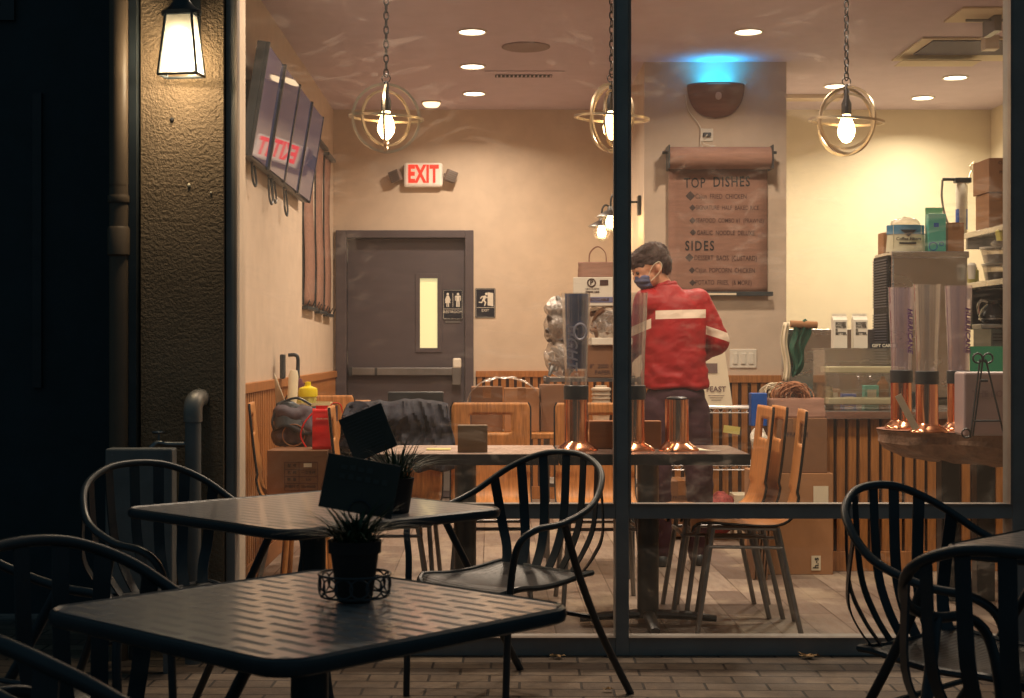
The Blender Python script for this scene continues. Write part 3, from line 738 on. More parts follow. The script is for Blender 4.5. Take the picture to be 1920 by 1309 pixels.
obj('latch_case', MB().bx(X(848, DB), X(864, DB), y_-.07, y_, Z(722, DB), Z(688, DB)), M['dsteel'], dr, world=True, bevel=.006)
obj('latch_cover', MB().bx(X(849, DB), X(865, DB), y_-.075, y_-.005, Z(691, DB), Z(672, DB)), M['white'], dr, world=True, bevel=.012)
obj('corridor_back', MB().bx(dx0-.2, dx1+.2, DB+.15, DB+.2, 0, 2.4), M['wall'], dr, world=True)

for zz in (.25, 1.05, 1.85): obj('hinge', MB().cyl((dx0+.002, y_-.004, zz), (dx0+.002, y_-.004, zz+.10), .007, n=8), M['dsteel'], dr, world=True)
obj('kick_plate', MB().bx(dx0+.05, dx1-.05, y_-.003, y_-.0005, .06, .28), M['dsteel'], dr, world=True)
def sign_plate(px0, px1, py0, py1, y, label, kind, text, name='door_sign'):
    c = Vector(((X(px0, DB)+X(px1, DB))/2, y, (Z(py0, DB)+Z(py1, DB))/2)); w_ = X(px1, DB)-X(px0, DB); h_ = Z(py0, DB)-Z(py1, DB)
    t = thing(name, label, 'sign', c)
    def rr(a, b_, r):
        pts = []
        for cx, cy, s in ((a-r, b_-r, 0), (-a+r, b_-r, 90), (-a+r, -b_+r, 180), (a-r, -b_+r, 270)):
            for k in range(5): pts.append((cx+r*math.cos(R(s+22.5*k)), cy+r*math.sin(R(s+22.5*k))))
        return pts
    f = lambda x, yy, z: (x, z, yy)
    obj('sign_plate', MB().prism(rr(w_/2, h_/2, .012), -.004, .0, f), M['navy'], t)
    q = rr(w_/2-.006, h_/2-.006, .009)
    pic = MB().tube([(x, -.005, z) for x, z in q], .0012, n=5, closed=True)
    def poly(pts, cx=0, cz=0, k=1): pic.prism([(cx+x*k, cz+z*k) for x, z in pts], -.0060, -.0042, f)
    def disc(cx, cz, r): poly([(cx+r*math.cos(a*math.pi/6), cz+r*math.sin(a*math.pi/6)) for a in range(12)])
    if kind == 'wc':
        W_ = [(-.008, 0), (.008, 0), (.018, -.028), (.009, -.050), (.009, -.076), (.002, -.076), (.002, -.050), (-.002, -.050), (-.002, -.076), (-.009, -.076), (-.009, -.050), (-.018, -.028)]
        Wd = [(-.008, 0), (.008, 0), (.021, -.034), (.017, -.037), (.010, -.022), (.020, -.052), (.009, -.052), (.009, -.080), (.002, -.080), (.002, -.052), (-.002, -.052), (-.002, -.080), (-.009, -.080), (-.009, -.052), (-.020, -.052), (-.010, -.022), (-.017, -.037), (-.021, -.034)]
        Mn = [(-.017, 0), (.017, 0), (.021, -.006), (.021, -.036), (.016, -.036), (.016, -.010), (.012, -.010), (.012, -.080), (.002, -.080), (.002, -.042), (-.002, -.042), (-.002, -.080), (-.012, -.080), (-.012, -.010), (-.016, -.010), (-.016, -.036), (-.021, -.036), (-.021, -.006)]
        poly(Wd, -.040, .070, 1.1); disc(-.040, .082, .010); poly(Mn, .040, .070, 1.1); disc(.040, .082, .010)
        pic.bx(-.0015, .0015, -.006, -.0042, -.02, .09)
    else:
        poly([(.018, .085), (.062, .078), (.062, -.025), (.018, -.018)])
        disc(.008, .072, .010)
        poly([(-.022, .055), (.002, .060), (.008, .050), (.022, .042), (.020, .036), (.004, .042), (-.004, .022), (.008, .006), (-.002, -.022), (-.010, -.020), (-.004, .004), (-.018, .018), (-.026, .0), (-.052, .004), (-.052, .010), (-.030, .010), (-.016, .046), (-.028, .044), (-.036, .032), (-.041, .036), (-.032, .052)])
    pic.bx(-w_/2+.012, w_/2-.012, -.006, -.0042, -.036, -.033)
    merge_text(pic, text, .029, Matrix.Translation((0, -.0045, -.058)) @ FACE, ext=.0005)
    obj('pictogram', pic, M['white'], t); return t
sign_plate(830, 868, 543, 600, y_-.002, 'navy restroom sign with woman and man symbols on the door', 'wc', 'RESTROOM')
tagit(obj('adhesive_strip', MB().bx(X(835, DB), X(863, DB), y_-.004, y_-.001, Z(606, DB), Z(602, DB)), M['dsteel'], world=True), 'thin grey strip under the restroom sign', 'strip')
sign_plate(891, 929, 541, 597, DB-.001, 'navy running man exit sign right of the door frame', 'run', 'EXIT', 'wall_sign')

ex = thing('exit_sign', 'white box sign with glowing red EXIT letters above the door', 'exit sign', (X(794, DB), DB, Z(330, DB)))
f = lambda x, yy, z: (x, z, yy)
obj('sign_box', MB().bx(-.152, .152, -.06, 0, -.095, .095), pm('exit_sign_white', S(246, 240, 232), .4, var=.02), ex, bevel=.02)
tx = MB(); merge_text(tx, 'EXIT', .185, Matrix.Translation((0, -.0615, 0)) @ FACE, bold=.0075, ext=.001, sx=.60, space=1.06)
EM = emit('red_exit_glow', (1, .03, .012), 1.35); EM.node_tree.nodes['Principled BSDF'].inputs['Base Color'].default_value = (.35, .01, .008, 1); obj('sign_letters', tx, EM, ex)
for s in (-1, 1):
    Ml = Matrix.Translation((s*.215, -.05, -.01)) @ Matrix.Rotation(R(20*s), 4, 'Y') @ Matrix.Rotation(R(15*s), 4, 'Z')
    hd = obj('lamp_head', MB().bx(-.042, .042, -.035, .03, -.045, .045, Ml).bx(-.052*1, .0, .03, .04, -.01, .01, Ml), pm('grey_lamp_plastic', S(128, 112, 104), .6), ex, bevel=.006)
    gm = MB()
    for k in range(5): gm.bx(-.036, .036, -.040, -.036, -.036+k*.016, -.030+k*.016, Ml)
    obj('lamp_louver', gm, M['dsteel'], hd)

# ================================================================== LEFT WALL: screens, paper scrolls, handset
d1, d2 = 7.2, 9.54
tvt = thing('menu_screen', 'wide dark four-panel menu screen hung tilted on the left wall', 'screen', P(480, 190, 7.2))
def tvp(u, v, off=0):                                     # u along the wall, v up, off towards the room
    y = d1+(d2-d1)*u; zb = Z(292, d1); zt = Z(78, d1); xb = X(465, d1); xt = X(500, d1)
    nrm = Vector((zt-zb, 0, -(xt-xb))).normalized()
    return Vector((xb+(xt-xb)*v, y, zb+(zt-zb)*v))+nrm*off
hb_ = MB()
hb_.add([tvp(0, 0, 0), tvp(1, 0, 0), tvp(1, 1, 0), tvp(0, 1, 0), tvp(0, 0, -.045), tvp(1, 0, -.045), tvp(1, 1, -.045), tvp(0, 1, -.045)], [(0, 1, 2, 3), (7, 6, 5, 4), (0, 4, 5, 1), (1, 5, 6, 2), (2, 6, 7, 3), (3, 7, 4, 0)])
obj('housing', hb_, M['black'], tvt, world=True, bevel=.004)
TVM = NT('dark_glossy_screen'); TVM.b.inputs['Base Color'].default_value = (*S(58, 60, 84), 1); TVM.b.inputs['Roughness'].default_value = .03
TVM.b.inputs['Specular IOR Level'].default_value = .45; TVM.b.inputs['Emission Color'].default_value = (.25, .3, .62, 1); TVM.b.inputs['Emission Strength'].default_value = .05
wob = (-.024, .000, -.008, .006)
for k in range(4):
    u0, u1 = k/4+.008, (k+1)/4-.008
    mb = MB().add([tvp(u0, .02, .010), tvp(u1, .02, .013+wob[k]*.3), tvp(u1, .98, .013+wob[k]*.3), tvp(u0, .98, .010)], [(0, 1, 2, 3)])
    obj('screen_panel', mb, TVM.m, tvt, world=True)
bz = MB()
for k in range(5):
    u = k/4
    bz.add([tvp(max(0, u-.006), 0, .001), tvp(min(1, u+.006), 0, .001), tvp(min(1, u+.006), 1, .001), tvp(max(0, u-.006), 1, .001), tvp(max(0, u-.006), 0, .018), tvp(min(1, u+.006), 0, .018), tvp(min(1, u+.006), 1, .018), tvp(max(0, u-.006), 1, .018)],
           [(3, 2, 1, 0), (4, 5, 6, 7), (0, 1, 5, 4), (1, 2, 6, 5), (2, 3, 7, 6), (3, 0, 4, 7)])
obj('bezel', bz, M['black'], tvt, world=True)
mt = MB()
for u in (.1, .45, .8):
    a = tvp(u, .5, -.045); mt.bx(XL, a.x+.01, a.y-.02, a.y+.02, a.z-.12, a.z+.12); 
mt.bx(XL, XL+.02, d1, d2-.1, tvp(0, .62).z-.03, tvp(0, .62).z+.03)
obj('wall_mount', mt, M['black'], tvt, world=True)
cb_ = MB(); r_ = random.Random(3)
for u in (.12, .36, .42, .62):
    a = tvp(u, .02, -.03); L = r_.uniform(.10, .22)
    cb_.tube(catmull([a, a+Vector((.0, .03, -L*.7)), a+Vector((.01, .05, -L)), a+Vector((.01, .09, -L*.8)), a+Vector((0, .08, -.02))], 6), .006, n=6)
obj('dangling_cable', cb_, M['black'], tvt, True, world=True)

for (a, b_, zt, zb, lab) in ((9.75, 10.30, 2.63, 1.46, 'nearest brown paper strip hung on the left wall'), (10.42, 10.85, 2.62, 1.45, 'middle brown paper strip hung on the left wall'), (10.95, 11.35, 2.60, 1.44, 'farthest brown paper strip hung beside the back corner')):
    t = thing('paper_strip', lab, 'paper menu', (XL, (a+b_)/2, zb), 0, 'brown paper strips on the left wall')
    obj('paper', MB().sheet(lambda u, v: (XL+.012+.006*math.sin(v*7), a+(b_-a)*u, zb+(zt-zb)*v), 2, 24), M['kraft'], t, True, world=True, solid=.001)
    obj('edge_band', MB().bx(XL+.002, XL+.012, a-.008, a, zb, zt), M['black'], t, world=True)
    obj('hanging_bar', MB().bx(XL+.001, XL+.05, a-.03, b_+.03, zt-.012, zt+.012).bx(XL+.001, XL+.04, a-.02, b_+.02, zb-.03, zb-.008), M['black'], t, world=True, bevel=.003)
    hk = MB()
    for q in (a, (a+b_)/2, b_): hk.tube(catmull([(XL+.03, q, zb-.01), (XL+.045, q, zb+.02), (XL+.05, q, zb+.035)], 4), .004, n=6)
    obj('clip', hk, M['black'], t, world=True)
ph = thing('wall_phone', 'black phone handset cradle on the left wall above the dado', 'phone', (XL, 8.55, 1.02))
obj('cradle', MB().bx(XL+.036, XL+.06, 8.45, 8.53, 1.0, 1.14), M['black'], ph, world=True, bevel=.006)
obj('handset', MB().tube(catmull([(XL+.07, 8.56, .98), (XL+.12, 8.56, .985), (XL+.125, 8.56, 1.06), (XL+.12, 8.56, 1.13), (XL+.07, 8.56, 1.135)], 5), .011, n=10), M['black'], ph, True, world=True)

# ================================================================== PROJECTING WALL: menu, zapper, outlet, switches
DP = 9.73
mn = thing('paper_menu', 'brown paper roll menu headed TOP DISHES and SIDES', 'menu board', (X(1347, DP), DP, Z(548, DP)))
mx0, mx1 = X(1252, DP), X(1437, DP); zt, zb = Z(318, DP), Z(549, DP)
obj('paper', MB().sheet(lambda u, v: (mx0+(mx1-mx0)*u, DP-.035-.001*math.sin(v*9+u*2), zb+(zt-zb)*v), 8, 24), M['kraft'], mn, True, world=True, solid=.001)
obj('paper_roll', MB().cyl((mx0-.002, DP-.085, Z(300, DP)), (mx1+.008, DP-.085, Z(300, DP)), .072, n=32), M['kraft'], mn, True, world=True)
obj('roll_bracket', MB().bx(mx0-.012, mx0-.004, DP-.16, DP, Z(321, DP), Z(278, DP)).bx(mx1+.010, mx1+.018, DP-.16, DP, Z(321, DP), Z(278, DP)).cyl((mx0-.045, DP-.085, Z(290, DP)), (mx1+.05, DP-.085, Z(290, DP)), .010, n=10), M['black'], mn, world=True)
obj('bottom_bar', MB().bx(mx0-.03, mx1+.035, DP-.055, DP-.030, Z(556, DP), Z(548, DP)), M['black'], mn, world=True, bevel=.003)
obj('bar_label', MB().bx(X(1300, DP), X(1378, DP), DP-.058, DP-.0555, Z(554.5, DP), Z(550.5, DP)), M['paper'], mn, world=True)
def mtext(mb, s, px, py, size, bold, sx=1.0, space=1.1, roll=0):
    merge_text(mb, s, size, at(X(px, DP), DP-.0372, Z(py, DP), roll=roll), bold=bold, align='LEFT', ext=.0005, sx=sx, space=space)
hd_ = MB(); mtext(hd_, 'TOP', 1281, 346, .092, .0008, .72, 1.15, R(1)); mtext(hd_, 'DISHES', 1335, 344, .092, .0012, .72, 1.2, R(1)); mtext(hd_, 'SIDES', 1283, 463, .088, .0014, .74, 1.25)
obj('heading', hd_, M['ink'], mn, world=True)
ln_ = MB()
for s, px, py, sz in (('Cajun  FRIED  CHICKEN', 1302, 370, .045), ('SIGNATURE  HALF  BAKED RICE', 1303, 391, .040), ('SEAFOOD  COMBO #1  (PRAWNS)', 1303, 415, .040), ('GARLIC  NOODLE  DELUXE', 1305, 438, .042),
                      ('DESSERT  BAOS  (CUSTARD)', 1300, 485, .045), ('Cajun  POPCORN  CHICKEN', 1302, 508, .043), ('POTATO  FRIES,  (& MORE)', 1302, 531, .043)):
    mtext(ln_, s, px, py, sz, .0002, .72, 1.0, R(-.5))
obj('dish_lines', ln_, M['ink2'], mn, world=True)
dm = MB()
for px, py, r in ((1293, 369, 9), (1297, 391, 6), (1297, 415, 6), (1298, 437, 6), (1291, 484, 8), (1296, 508, 6), (1297, 531, 6)):
    r_ = r/288; c = Vector((X(px, DP), DP-.0372, Z(py, DP))); dm.prism([(r_, 0), (0, r_), (-r_, 0), (0, -r_)], -.0008, .0004, lambda x, y, z: (c.x+x, c.y+z, c.z+y))
obj('diamond_bullet', dm, pm('grey_ink', S(70, 58, 56), .8), mn, world=True)

zp = thing('insect_lamp', 'half-round wooden wall lamp glowing blue upward above the menu', 'wall lamp', (X(1342, DP), DP, Z(222, DP)))
def zf(u, v):
    a = math.pi*u; hh = Z(160, DP)-Z(222, DP); r = .185*math.sqrt(max(0, 1-(1-v)**2.3))**.9
    return (-r*math.cos(a), -.12*(r/.185)*math.sin(a)-.001, hh*v)
obj('shade', MB().sheet(zf, 28, 16), pm('walnut_veneer', S(120, 74, 60), .5, var=.2, stretch=(1, 1, 12), nscale=4), zp, True, solid=.004)
obj('badge', MB().cyl((0, -.123, .13), (0, -.119, .13), .02, n=20).cyl((0, -.12, .12), (0, -.117, .12), .02, n=20), pm('badge_steel', S(190, 160, 150), .4, metal=.6), zp)
obj('uv_tube', MB().cyl((-.13, -.05, .185), (.13, -.05, .185), .010, n=12), emit('blue_tube', (.02, .55, 1.0), 12), zp, True)
area('insect_light', (0, -.05, .20), .20, 1.7, (.01, .50, 1.0), (R(180), 0, 0), zp, 140).data.shape = 'DISK'
ol = thing('wall_outlet', 'white socket outlet below the blue-glowing lamp', 'socket', (X(1325, DP), DP, Z(254, DP)))
obj('plate', MB().bx(-.042, .042, -.008, 0, -.042, .042), M['white'], ol, bevel=.004)
obj('plug', MB().bx(-.026, .026, -.03, -.008, -.012, .014), M['black'], ol, bevel=.004)
cbm = MB().tube(catmull([(0, -.03, 0), (-.03, -.03, -.05), (.02, -.02, -.07), (.05, -.03, -.075), (-.02, -.03, -.09), (.03, -.025, -.10), (-.04, -.03, -.07), (-.045, -.02, .05), (-.12, -.01, .16), (-.14, -.01, .26)], 8), .003, n=6)
obj('cord', cbm, M['white'], ol, True)
sw = thing('light_switch', 'cream triple rocker switch plate right of the person', 'light switch', (X(1393, DP), DP, Z(673, DP)))
obj('plate', MB().bx(-.088, .088, -.008, 0, -.062, .062), M['white'], sw, bevel=.004)
for k in (-1, 0, 1): obj('rocker', MB().bx(k*.052-.016, k*.052+.016, -.014, -.008, -.036, .036), M['white'], sw, bevel=.003)

# gooseneck sconces on the side face of the block
for (d, lab) in ((10.75, 'barn-style sconce with clear glass jar left of the mullion'), (9.95, 'barn-style sconce nearer the projecting wall corner')):
    t = thing('barn_sconce', lab, 'wall lamp', (1.0, d, 2.02), 0, 'barn sconces on the side of the projecting wall')
    obj('back_plate', MB().bx(-.022, 0, -.045, .045, .04, .17), M['black'], t, bevel=.004)
    obj('arm', MB().tube(catmull([(-.02, 0, .13), (-.10, 0, .135), (-.165, 0, .185), (-.195, 0, .16), (-.20, 0, .10)], 6), .007, n=8), M['black'], t, True)
    obj('shade', MB().lathe([(.02, .10), (.024, .075), (.05, .062), (.095, .035), (.097, .030), (.05, .050), (.02, .062)], (-.20, 0, 0), 28, cap=False), M['dsteel'], t, True)
    obj('glass_jar', MB().lathe([(.045, .05), (.058, .02), (.060, -.02), (.048, -.055), (.02, -.072), (.001, -.075)], (-.20, 0, 0), 24, cap=False), clear('jar_glass', (1, .97, .9), .08, .05, .05), t, True)
    obj('bulb', MB().lathe([(.014, .05), (.03, .01), (.034, -.012), (.026, -.036), (.001, -.046)], (-.20, 0, 0), 18), emit('sconce_bulb', (1, .72, .36), 20), t, True)
    point('sconce_light', (-.20, 0, -.02), .035, 24, (1, .60, .27), t)

# ================================================================== WINDOW TABLES AND PLYWOOD CHAIRS
def inner_table(x0, x1, label, topmat):
    cx, cy = (x0+x1)/2, 6.36; t = thing('cafe_table', label, 'table', (cx, cy, 0), 0, 'pedestal tables at the window')
    w_ = (x1-x0)/2
    obj('tabletop', MB().bx(-w_, w_, -.28, .28, .733, .742), topmat, t)
    obj('edge_band', MB().bx(-w_, w_, -.284, -.280, .697, .740).bx(-w_, w_, .280, .284, .697, .740).bx(-w_-.002, -w_, -.28, .28, .697, .740).bx(w_, w_+.002, -.28, .28, .697, .740).bx(-w_, w_, -.28, .28, .697, .7325), M['black'], t)
    obj('pedestal', MB().cyl((0, 0, .03), (0, 0, .697), .046, n=24).bx(-.2, .2, -.03, .03, .68, .697), M['black'], t, True)
    for k in range(4):
        a = R(90*k); c, s = math.cos(a), math.sin(a)
        obj('leg', MB().tube([(0, 0, .045), (c*.18, s*.18, .035), (c*.29, s*.29, .022)], [.03, .026, .02], n=10, ell=(1, .7)), M['black'], t, True)
    return t
TTOP = pm('grey_laminate', S(196, 172, 158), .28, var=.06); TTOP2 = pm('dark_laminate', S(120, 100, 92), .22, var=.08)
inner_table(-.49, .275, 'left window table with pale laminate top', TTOP)
inner_table(.285, 1.055, 'right window table carrying the copper drink towers', TTOP2)

def ply_chair(loc, rz, label):
    t = thing('plywood_chair', label, 'chair', loc, rz, 'bent plywood cafe chairs')
    prof = catmull([(-.225, .420), (-.215, .448), (-.17, .462), (-.05, .455), (.08, .45), (.145, .462), (.185, .50), (.205, .58), (.225, .72), (.245, .915)], 5)
    prof = catmull([(0, y, z) for y, z in [(-.225, .420), (-.215, .448), (-.17, .462), (-.05, .455), (.08, .45), (.145, .462), (.185, .50), (.205, .58), (.225, .72), (.245, .915)]], 5)
    n = len(prof)-1
    L = [0]
    for i in range(n): L.append(L[-1]+(prof[i+1]-prof[i]).length)
    tot = L[-1]; NV = 60
    def at_len(s):
        s *= tot
        for i in range(n):
            if L[i+1] >= s-1e-9: q = (s-L[i])/(L[i+1]-L[i]); return prof[i].lerp(prof[i+1], q)
        return prof[-1]
    def fn(u, v):
        p = at_len(v); x = (u-.5)*2
        e = 1.0
        if v > .965: e = 1-.06*((v-.965)/.035)**2
        return Vector((x*.187*e, p.y-.010*x*x*(1 if v > .6 else 0), p.z-(.0 if v > .35 else .0)))
    def hole(u, v):
        z = at_len(v).z; return z > .775 and z < .855 and .24 < u < .76 and v > .6
    obj('shell', MB().sheet(fn, 25, NV, hole), M['ply'], t, True, solid=.012)
    ed = MB()
    for s in (0, 1):
        pth = [fn(s, k/40)+Vector(((.5 if s else -.5)*.002, 0, 0)) for k in range(41)]; ed.tube(pth, .0062, n=6)
    obj('dark_edge', ed, M['hole'], t, True)
    for sx in (-1, 1):
        obj('leg', MB().tube([(sx*.15, -.14, .44), (sx*.185, -.205, 0)], .011, n=10), M['dsteel'], t, True)
        obj('leg', MB().tube([(sx*.15, .12, .44), (sx*.185, .215, 0)], .011, n=10), M['dsteel'], t, True)
    obj('under_frame', MB().tube(catmull([(-.15, -.14, .438), (-.15, .12, .438)], 2), .010, n=8).tube([(.15, -.14, .438), (.15, .12, .438)], .010, n=8).tube([(-.165, -.16, .36), (.165, -.16, .36)], .008, n=8).tube([(-.165, .14, .36), (.165, .14, .36)], .008, n=8).tube([(-.162, -.155, .36), (-.162, .14, .36)], .007, n=8).tube([(.162, -.155, .36), (.162, .14, .36)], .007, n=8), M['dsteel'], t, True)
    return t
pc0 = ply_chair((.0, 6.88, 0), 0, 'plywood chair seen square on behind the left window table')
for (x, y, rz, lab) in ((.50, 6.86, R(2), 'plywood chair behind the first copper drink tower'),
    (-.43, 7.0, R(-3), 'plywood chair with a dark jacket draped over it'),
    (1.07, 6.26, R(-97), 'plywood chair side-on at the right end of the window tables'),
    (1.055, 6.66, R(-91), 'plywood chair stacked side-on behind the nearer one'),
    (.995, 6.67, R(-90), 'plywood chair tucked tight against the stack of paper bags'),
    (-.90, 7.10, R(96), 'plywood chair against the left wall with black edge to the camera'),
    (-.92, 8.0, R(5), 'plywood chair in the far left corner by the dado'),
    (-.47, 6.62, R(93), 'plywood chair side-on behind the tilted menu card')):
    copy_tree(pc0, None, (x, y, 0), rz, lab)

# jacket draped over a chair back
def ridge(p): return (1-abs(noise.noise(p))*2)
def jf(u, v):
    x = (u-.5)*.50*(1+.10*math.sin(v*5+1)); h = abs(v-.5)*2
    edge = .30+.05*noise.noise(Vector((u*5, v, 2)))+.03*math.sin(u*9)
    z = .925-edge*h-.02*(x*8)**2*(1-h)*.2
    y = 7.135+(-.075 if v < .5 else .05)*min(1, h*5)-(.05*h if v < .5 else 0)
    w_ = min(1, h*3+.25); q = Vector((u*4.5+.8*v, v*2.6, 3))
    f = .065*ridge(q)*w_+.034*ridge(Vector((u*11-2*v, v*6, 9)))+.008*noise.noise(Vector((u*30, v*22, 1)))
    return (x-.44+.018*noise.noise(q*1.7), y-f*(1 if v < .5 else -.6), z+.014*noise.noise(Vector((u*8, v*3, 5))))
jo = obj('draped_jacket', MB().sheet(jf, 70, 60), M['dcloth'], None, True, world=True, solid=.005); tagit(jo, 'crumpled dark blue jacket draped over a plywood chair', 'jacket')
jp = MB().tube(catmull([(-.62, 7.08, .90), (-.66, 7.02, .82), (-.65, 6.98, .70), (-.60, 6.97, .62)], 6), [.035]*6+[.04]*6+[.036]*6+[.03], n=14)
jp.v = [tuple(Vector(q)+Vector((0, 0, 0))+Vector((1, .3, 0))*.018*ridge(Vector(q)*16)) for q in jp.v]
obj('sleeve', jp, M['dcloth'], jo, True, world=True)
tagit(obj('laptop_case', MB().bx(X(727, 7.5), X(832, 7.5), 7.49, 7.52, .80, Z(735, 7.5)), M['black'], world=True, bevel=.006), 'flat black case standing behind the draped jacket', 'case')

# ---- small things on the window tables
def wood_block(px0, px1, py0, py1, d, lab, m):
    return tagit(obj('wooden_block', MB().bx(X(px0, d), X(px1, d), d, d+.06, .7425, Z(py0, d)), m, world=True, bevel=.003), lab, 'block')
wood_block(858, 914, 798, 848, 6.17, 'small grey wooden block on the pale window table', pm('grey_wood', S(112, 88, 60), .6, var=.15, stretch=(1, 1, 8)))
wood_block(1105, 1240, 790, 848, 6.40, 'wide brown wooden tray box between the copper towers', pm('brown_wood', S(158, 98, 52), .5, var=.15, stretch=(1, 1, 8)))
tagit(obj('paper_napkin', MB().sheet(lambda u, v: (.78+u*.19, 6.28+v*.15, .7435+.006*math.sin(u*5)*v), 8, 6), M['paper'], world=True), 'loose white sheet of paper flat on the right window table', 'paper')
tagit(obj('leaflet', MB().bx(X(800, 6.35), X(845, 6.35), 6.3, 6.4, .7435, .746), M['pale'], world=True), 'small pale leaflet flat on the left window table', 'leaflet')
def tower(loc, label, tube_mat, empty=False, textmode=None, s=1.0):
    t = thing('drink_tower', label, 'drink tower', loc, 0, 'copper based drink towers')
    prof = [(.085, 0), (.085, .006), (.075, .018), (.058, .030), (.050, .040), (.050, .215)]
    # lobed foot
    mb = MB(); n = 48; o = []
    for r, z in prof:
        for k in range(n):
            a = 2*math.pi*k/n; lob = (1+.10*math.cos(3*a+.6)*max(0, (.045-z)/.045)); fl = (1-.05*abs(math.sin(4*a))) if z > .04 else 1
            o.append((r*lob*fl*math.cos(a), r*lob*fl*math.sin(a), z))
    mb.add(o, [(i*n+k, i*n+(k+1) % n, (i+1)*n+(k+1) % n, (i+1)*n+k) for i in range(len(prof)-1) for k in range(n)]+[tuple((len(prof)-1)*n+k for k in range(n))])
    obj('copper_base', mb, M['copper'], t, True)
    if empty:
        obj('lid', MB().lathe([(.044, .216), (.044, .222), (.03, .228), (.001, .229)], (0, 0, 0), 28), M['black'], t, True)
        return t
    obj('collar', MB().lathe([(.050, .2155), (.0525, .217), (.0525, .273), (.050, .275)], (0, 0, 0), 32), M['black'], t, True)
    tb = MB().lathe([(.047, .275), (.050, .40), (.056, .52), (.061, .665)], (0, 0, 0), 36, cap=False)
    obj('tube', tb, tube_mat, t, True)
    obj('tube_core', MB().lathe([(.014, .275), (.014, .31), (.008, .32), (.001, .33)], (0, 0, 0), 16), M['acrylic'], t, True)
    if textmode == 'LIGHT':
        inner = MB()
        def ff(u, v): a = R(205+130*u); r = .045+.011*v-.0015; return (r*math.cos(a)+.002, r*math.sin(a), .345+.315*v)
        inner.sheet(ff, 16, 10); lbm = obj('label_film', inner, M['bluetube'], t, True)
        tx = MB(); merge_text(tx, 'LIGHT', .062, Matrix.Translation((-.022, -.0625, .44)) @ FACE @ Matrix.Rotation(R(-90), 4, 'Z'), bold=.001, ext=.0006, italic=.3, space=1.1)
        tx.torus((.014, -.060, .50), .026, .006, 'y', 20, 5, sq=1.3)
        obj('label_lettering', tx, pm('silver_print', S(200, 200, 220), .4), lbm)
    if textmode == 'side':
        tx = MB(); merge_text(tx, 'HURRICANE', .036, Matrix.Translation((.024, -.060, .46)) @ Matrix.Rotation(R(20), 4, 'Z') @ FACE @ Matrix.Rotation(R(-90), 4, 'Z'), bold=.0012, ext=.0006, italic=.25, space=1.05)
        obj('tube_lettering', tx, M['purple'], t)
    return t
tower((X(1080, 6.30), 6.30, .742), 'tall drink tower with dark blue LIGHT label film', M['tubec'], textmode='LIGHT')
tower((X(1187, 6.30), 6.30, .742), 'clear drink tower half hidden by the window mullion', M['tubec'])
tower((X(1269, 6.30), 6.30, .742), 'copper drink tower base standing without its tube', M['acrylic'], empty=True)
# ---- live edge slab with the other towers
sb = thing('live_edge_ledge', 'rough live-edge wooden ledge slab on black posts at right', 'ledge', (2.4, 6.8, 0))
plan = catmull([(1.82, 7.02, 0), (1.88, 6.86, 0), (2.02, 6.76, 0), (2.12, 6.60, 0), (2.28, 6.50, 0), (2.40, 6.36, 0), (2.62, 6.22, 0), (2.80, 6.14, 0), (3.3, 6.1, 0), (3.3, 7.4, 0), (2.6, 7.42, 0), (2.2, 7.30, 0), (1.9, 7.2, 0)], 6, True)
def slabv(k, z, inset):
    c = Vector((2.7, 6.95, 0)); o = []
    for p in plan:
        q = p+(c-p).normalized()*inset*(1+.9*noise.noise(p*5+Vector((0, 0, z*9)))); zz = z+(.018*noise.noise(p*6+Vector((0, 0, z*40))) if inset else 0); o.append((q.x, q.y, zz))
    return o
n = len(plan)
top_ = slabv(0, .795, 0); lays = [slabv(0, .790, .0), slabv(1, .765, .02), slabv(2, .735, .015), slabv(3, .700, .05), slabv(4, .668, .11), slabv(5, .640, .24)]
bm_ = MB()
for L_ in lays: bm_.v += L_
for i in range(len(lays)-1):
    for k in range(n): bm_.f.append((i*n+k, i*n+(k+1) % n, (i+1)*n+(k+1) % n, (i+1)*n+k))
bm_.f.append(tuple((len(lays)-1)*n+k for k in range(n)))
obj('bark_edge', bm_, M['bark'], sb, False, world=True)
obj('slab_top', MB().add(top_, [tuple(range(n))]), M['slab'], sb, world=True)
for px in (1779, 1845): obj('post', MB().bx(X(px-17, 6.95), X(px+17, 6.95), 6.92, 7.0, .0, .66), M['black'], sb, world=True, bevel=.004)
SZ = .796
tower((X(1738, 6.72), 6.72, SZ), 'clear drink tower in the middle of the ledge group', M['tubec'])
tower((X(1690, 7.04), 7.04, SZ), 'lilac drink tower with purple lettering, leftmost on the ledge', M['lilac'], textmode='side')
tower((X(1797, 6.86), 6.86, SZ), 'lilac drink tower rightmost on the ledge behind the plastic bin', M['lilac'], textmode='side')
bn = thing('frosted_bin', 'frosted plastic sign bin on the ledge behind the black easel', 'bin', (X(1836, 6.55), 6.5, SZ))
obj('bin_wall', MB().bx(-.105, .16, -.07, .07, 0, .275), clear('frosted_plastic', (.6, .55, .58), .05, .4, .75, S(196, 176, 180)), bn, bevel=.01)
tx = MB(); merge_text(tx, 'THE BOX', .038, Matrix.Translation((.01, -.072, .18)) @ FACE, bold=.001); obj('bin_lettering', tx, pm('faint_grey', S(160, 142, 146), .7), bn)
es = thing('wire_easel', 'black scrolled wire easel standing on the ledge', 'easel', (X(1843, 6.33), 6.33, SZ))
em = MB().tube([(-.012, 0, .33), (-.060, -.02, .0)], .004, n=8).tube([(.012, 0, .33), (.085, -.02, .0)], .004, n=8).tube([(0, .0, .33), (-.01, .10, 0)], .004, n=8).tube([(-.05, -.018, .07), (.07, -.018, .07)], .004, n=8).tube([(-.012, -.0, .24), (.02, 0, .24)], .006, n=8)
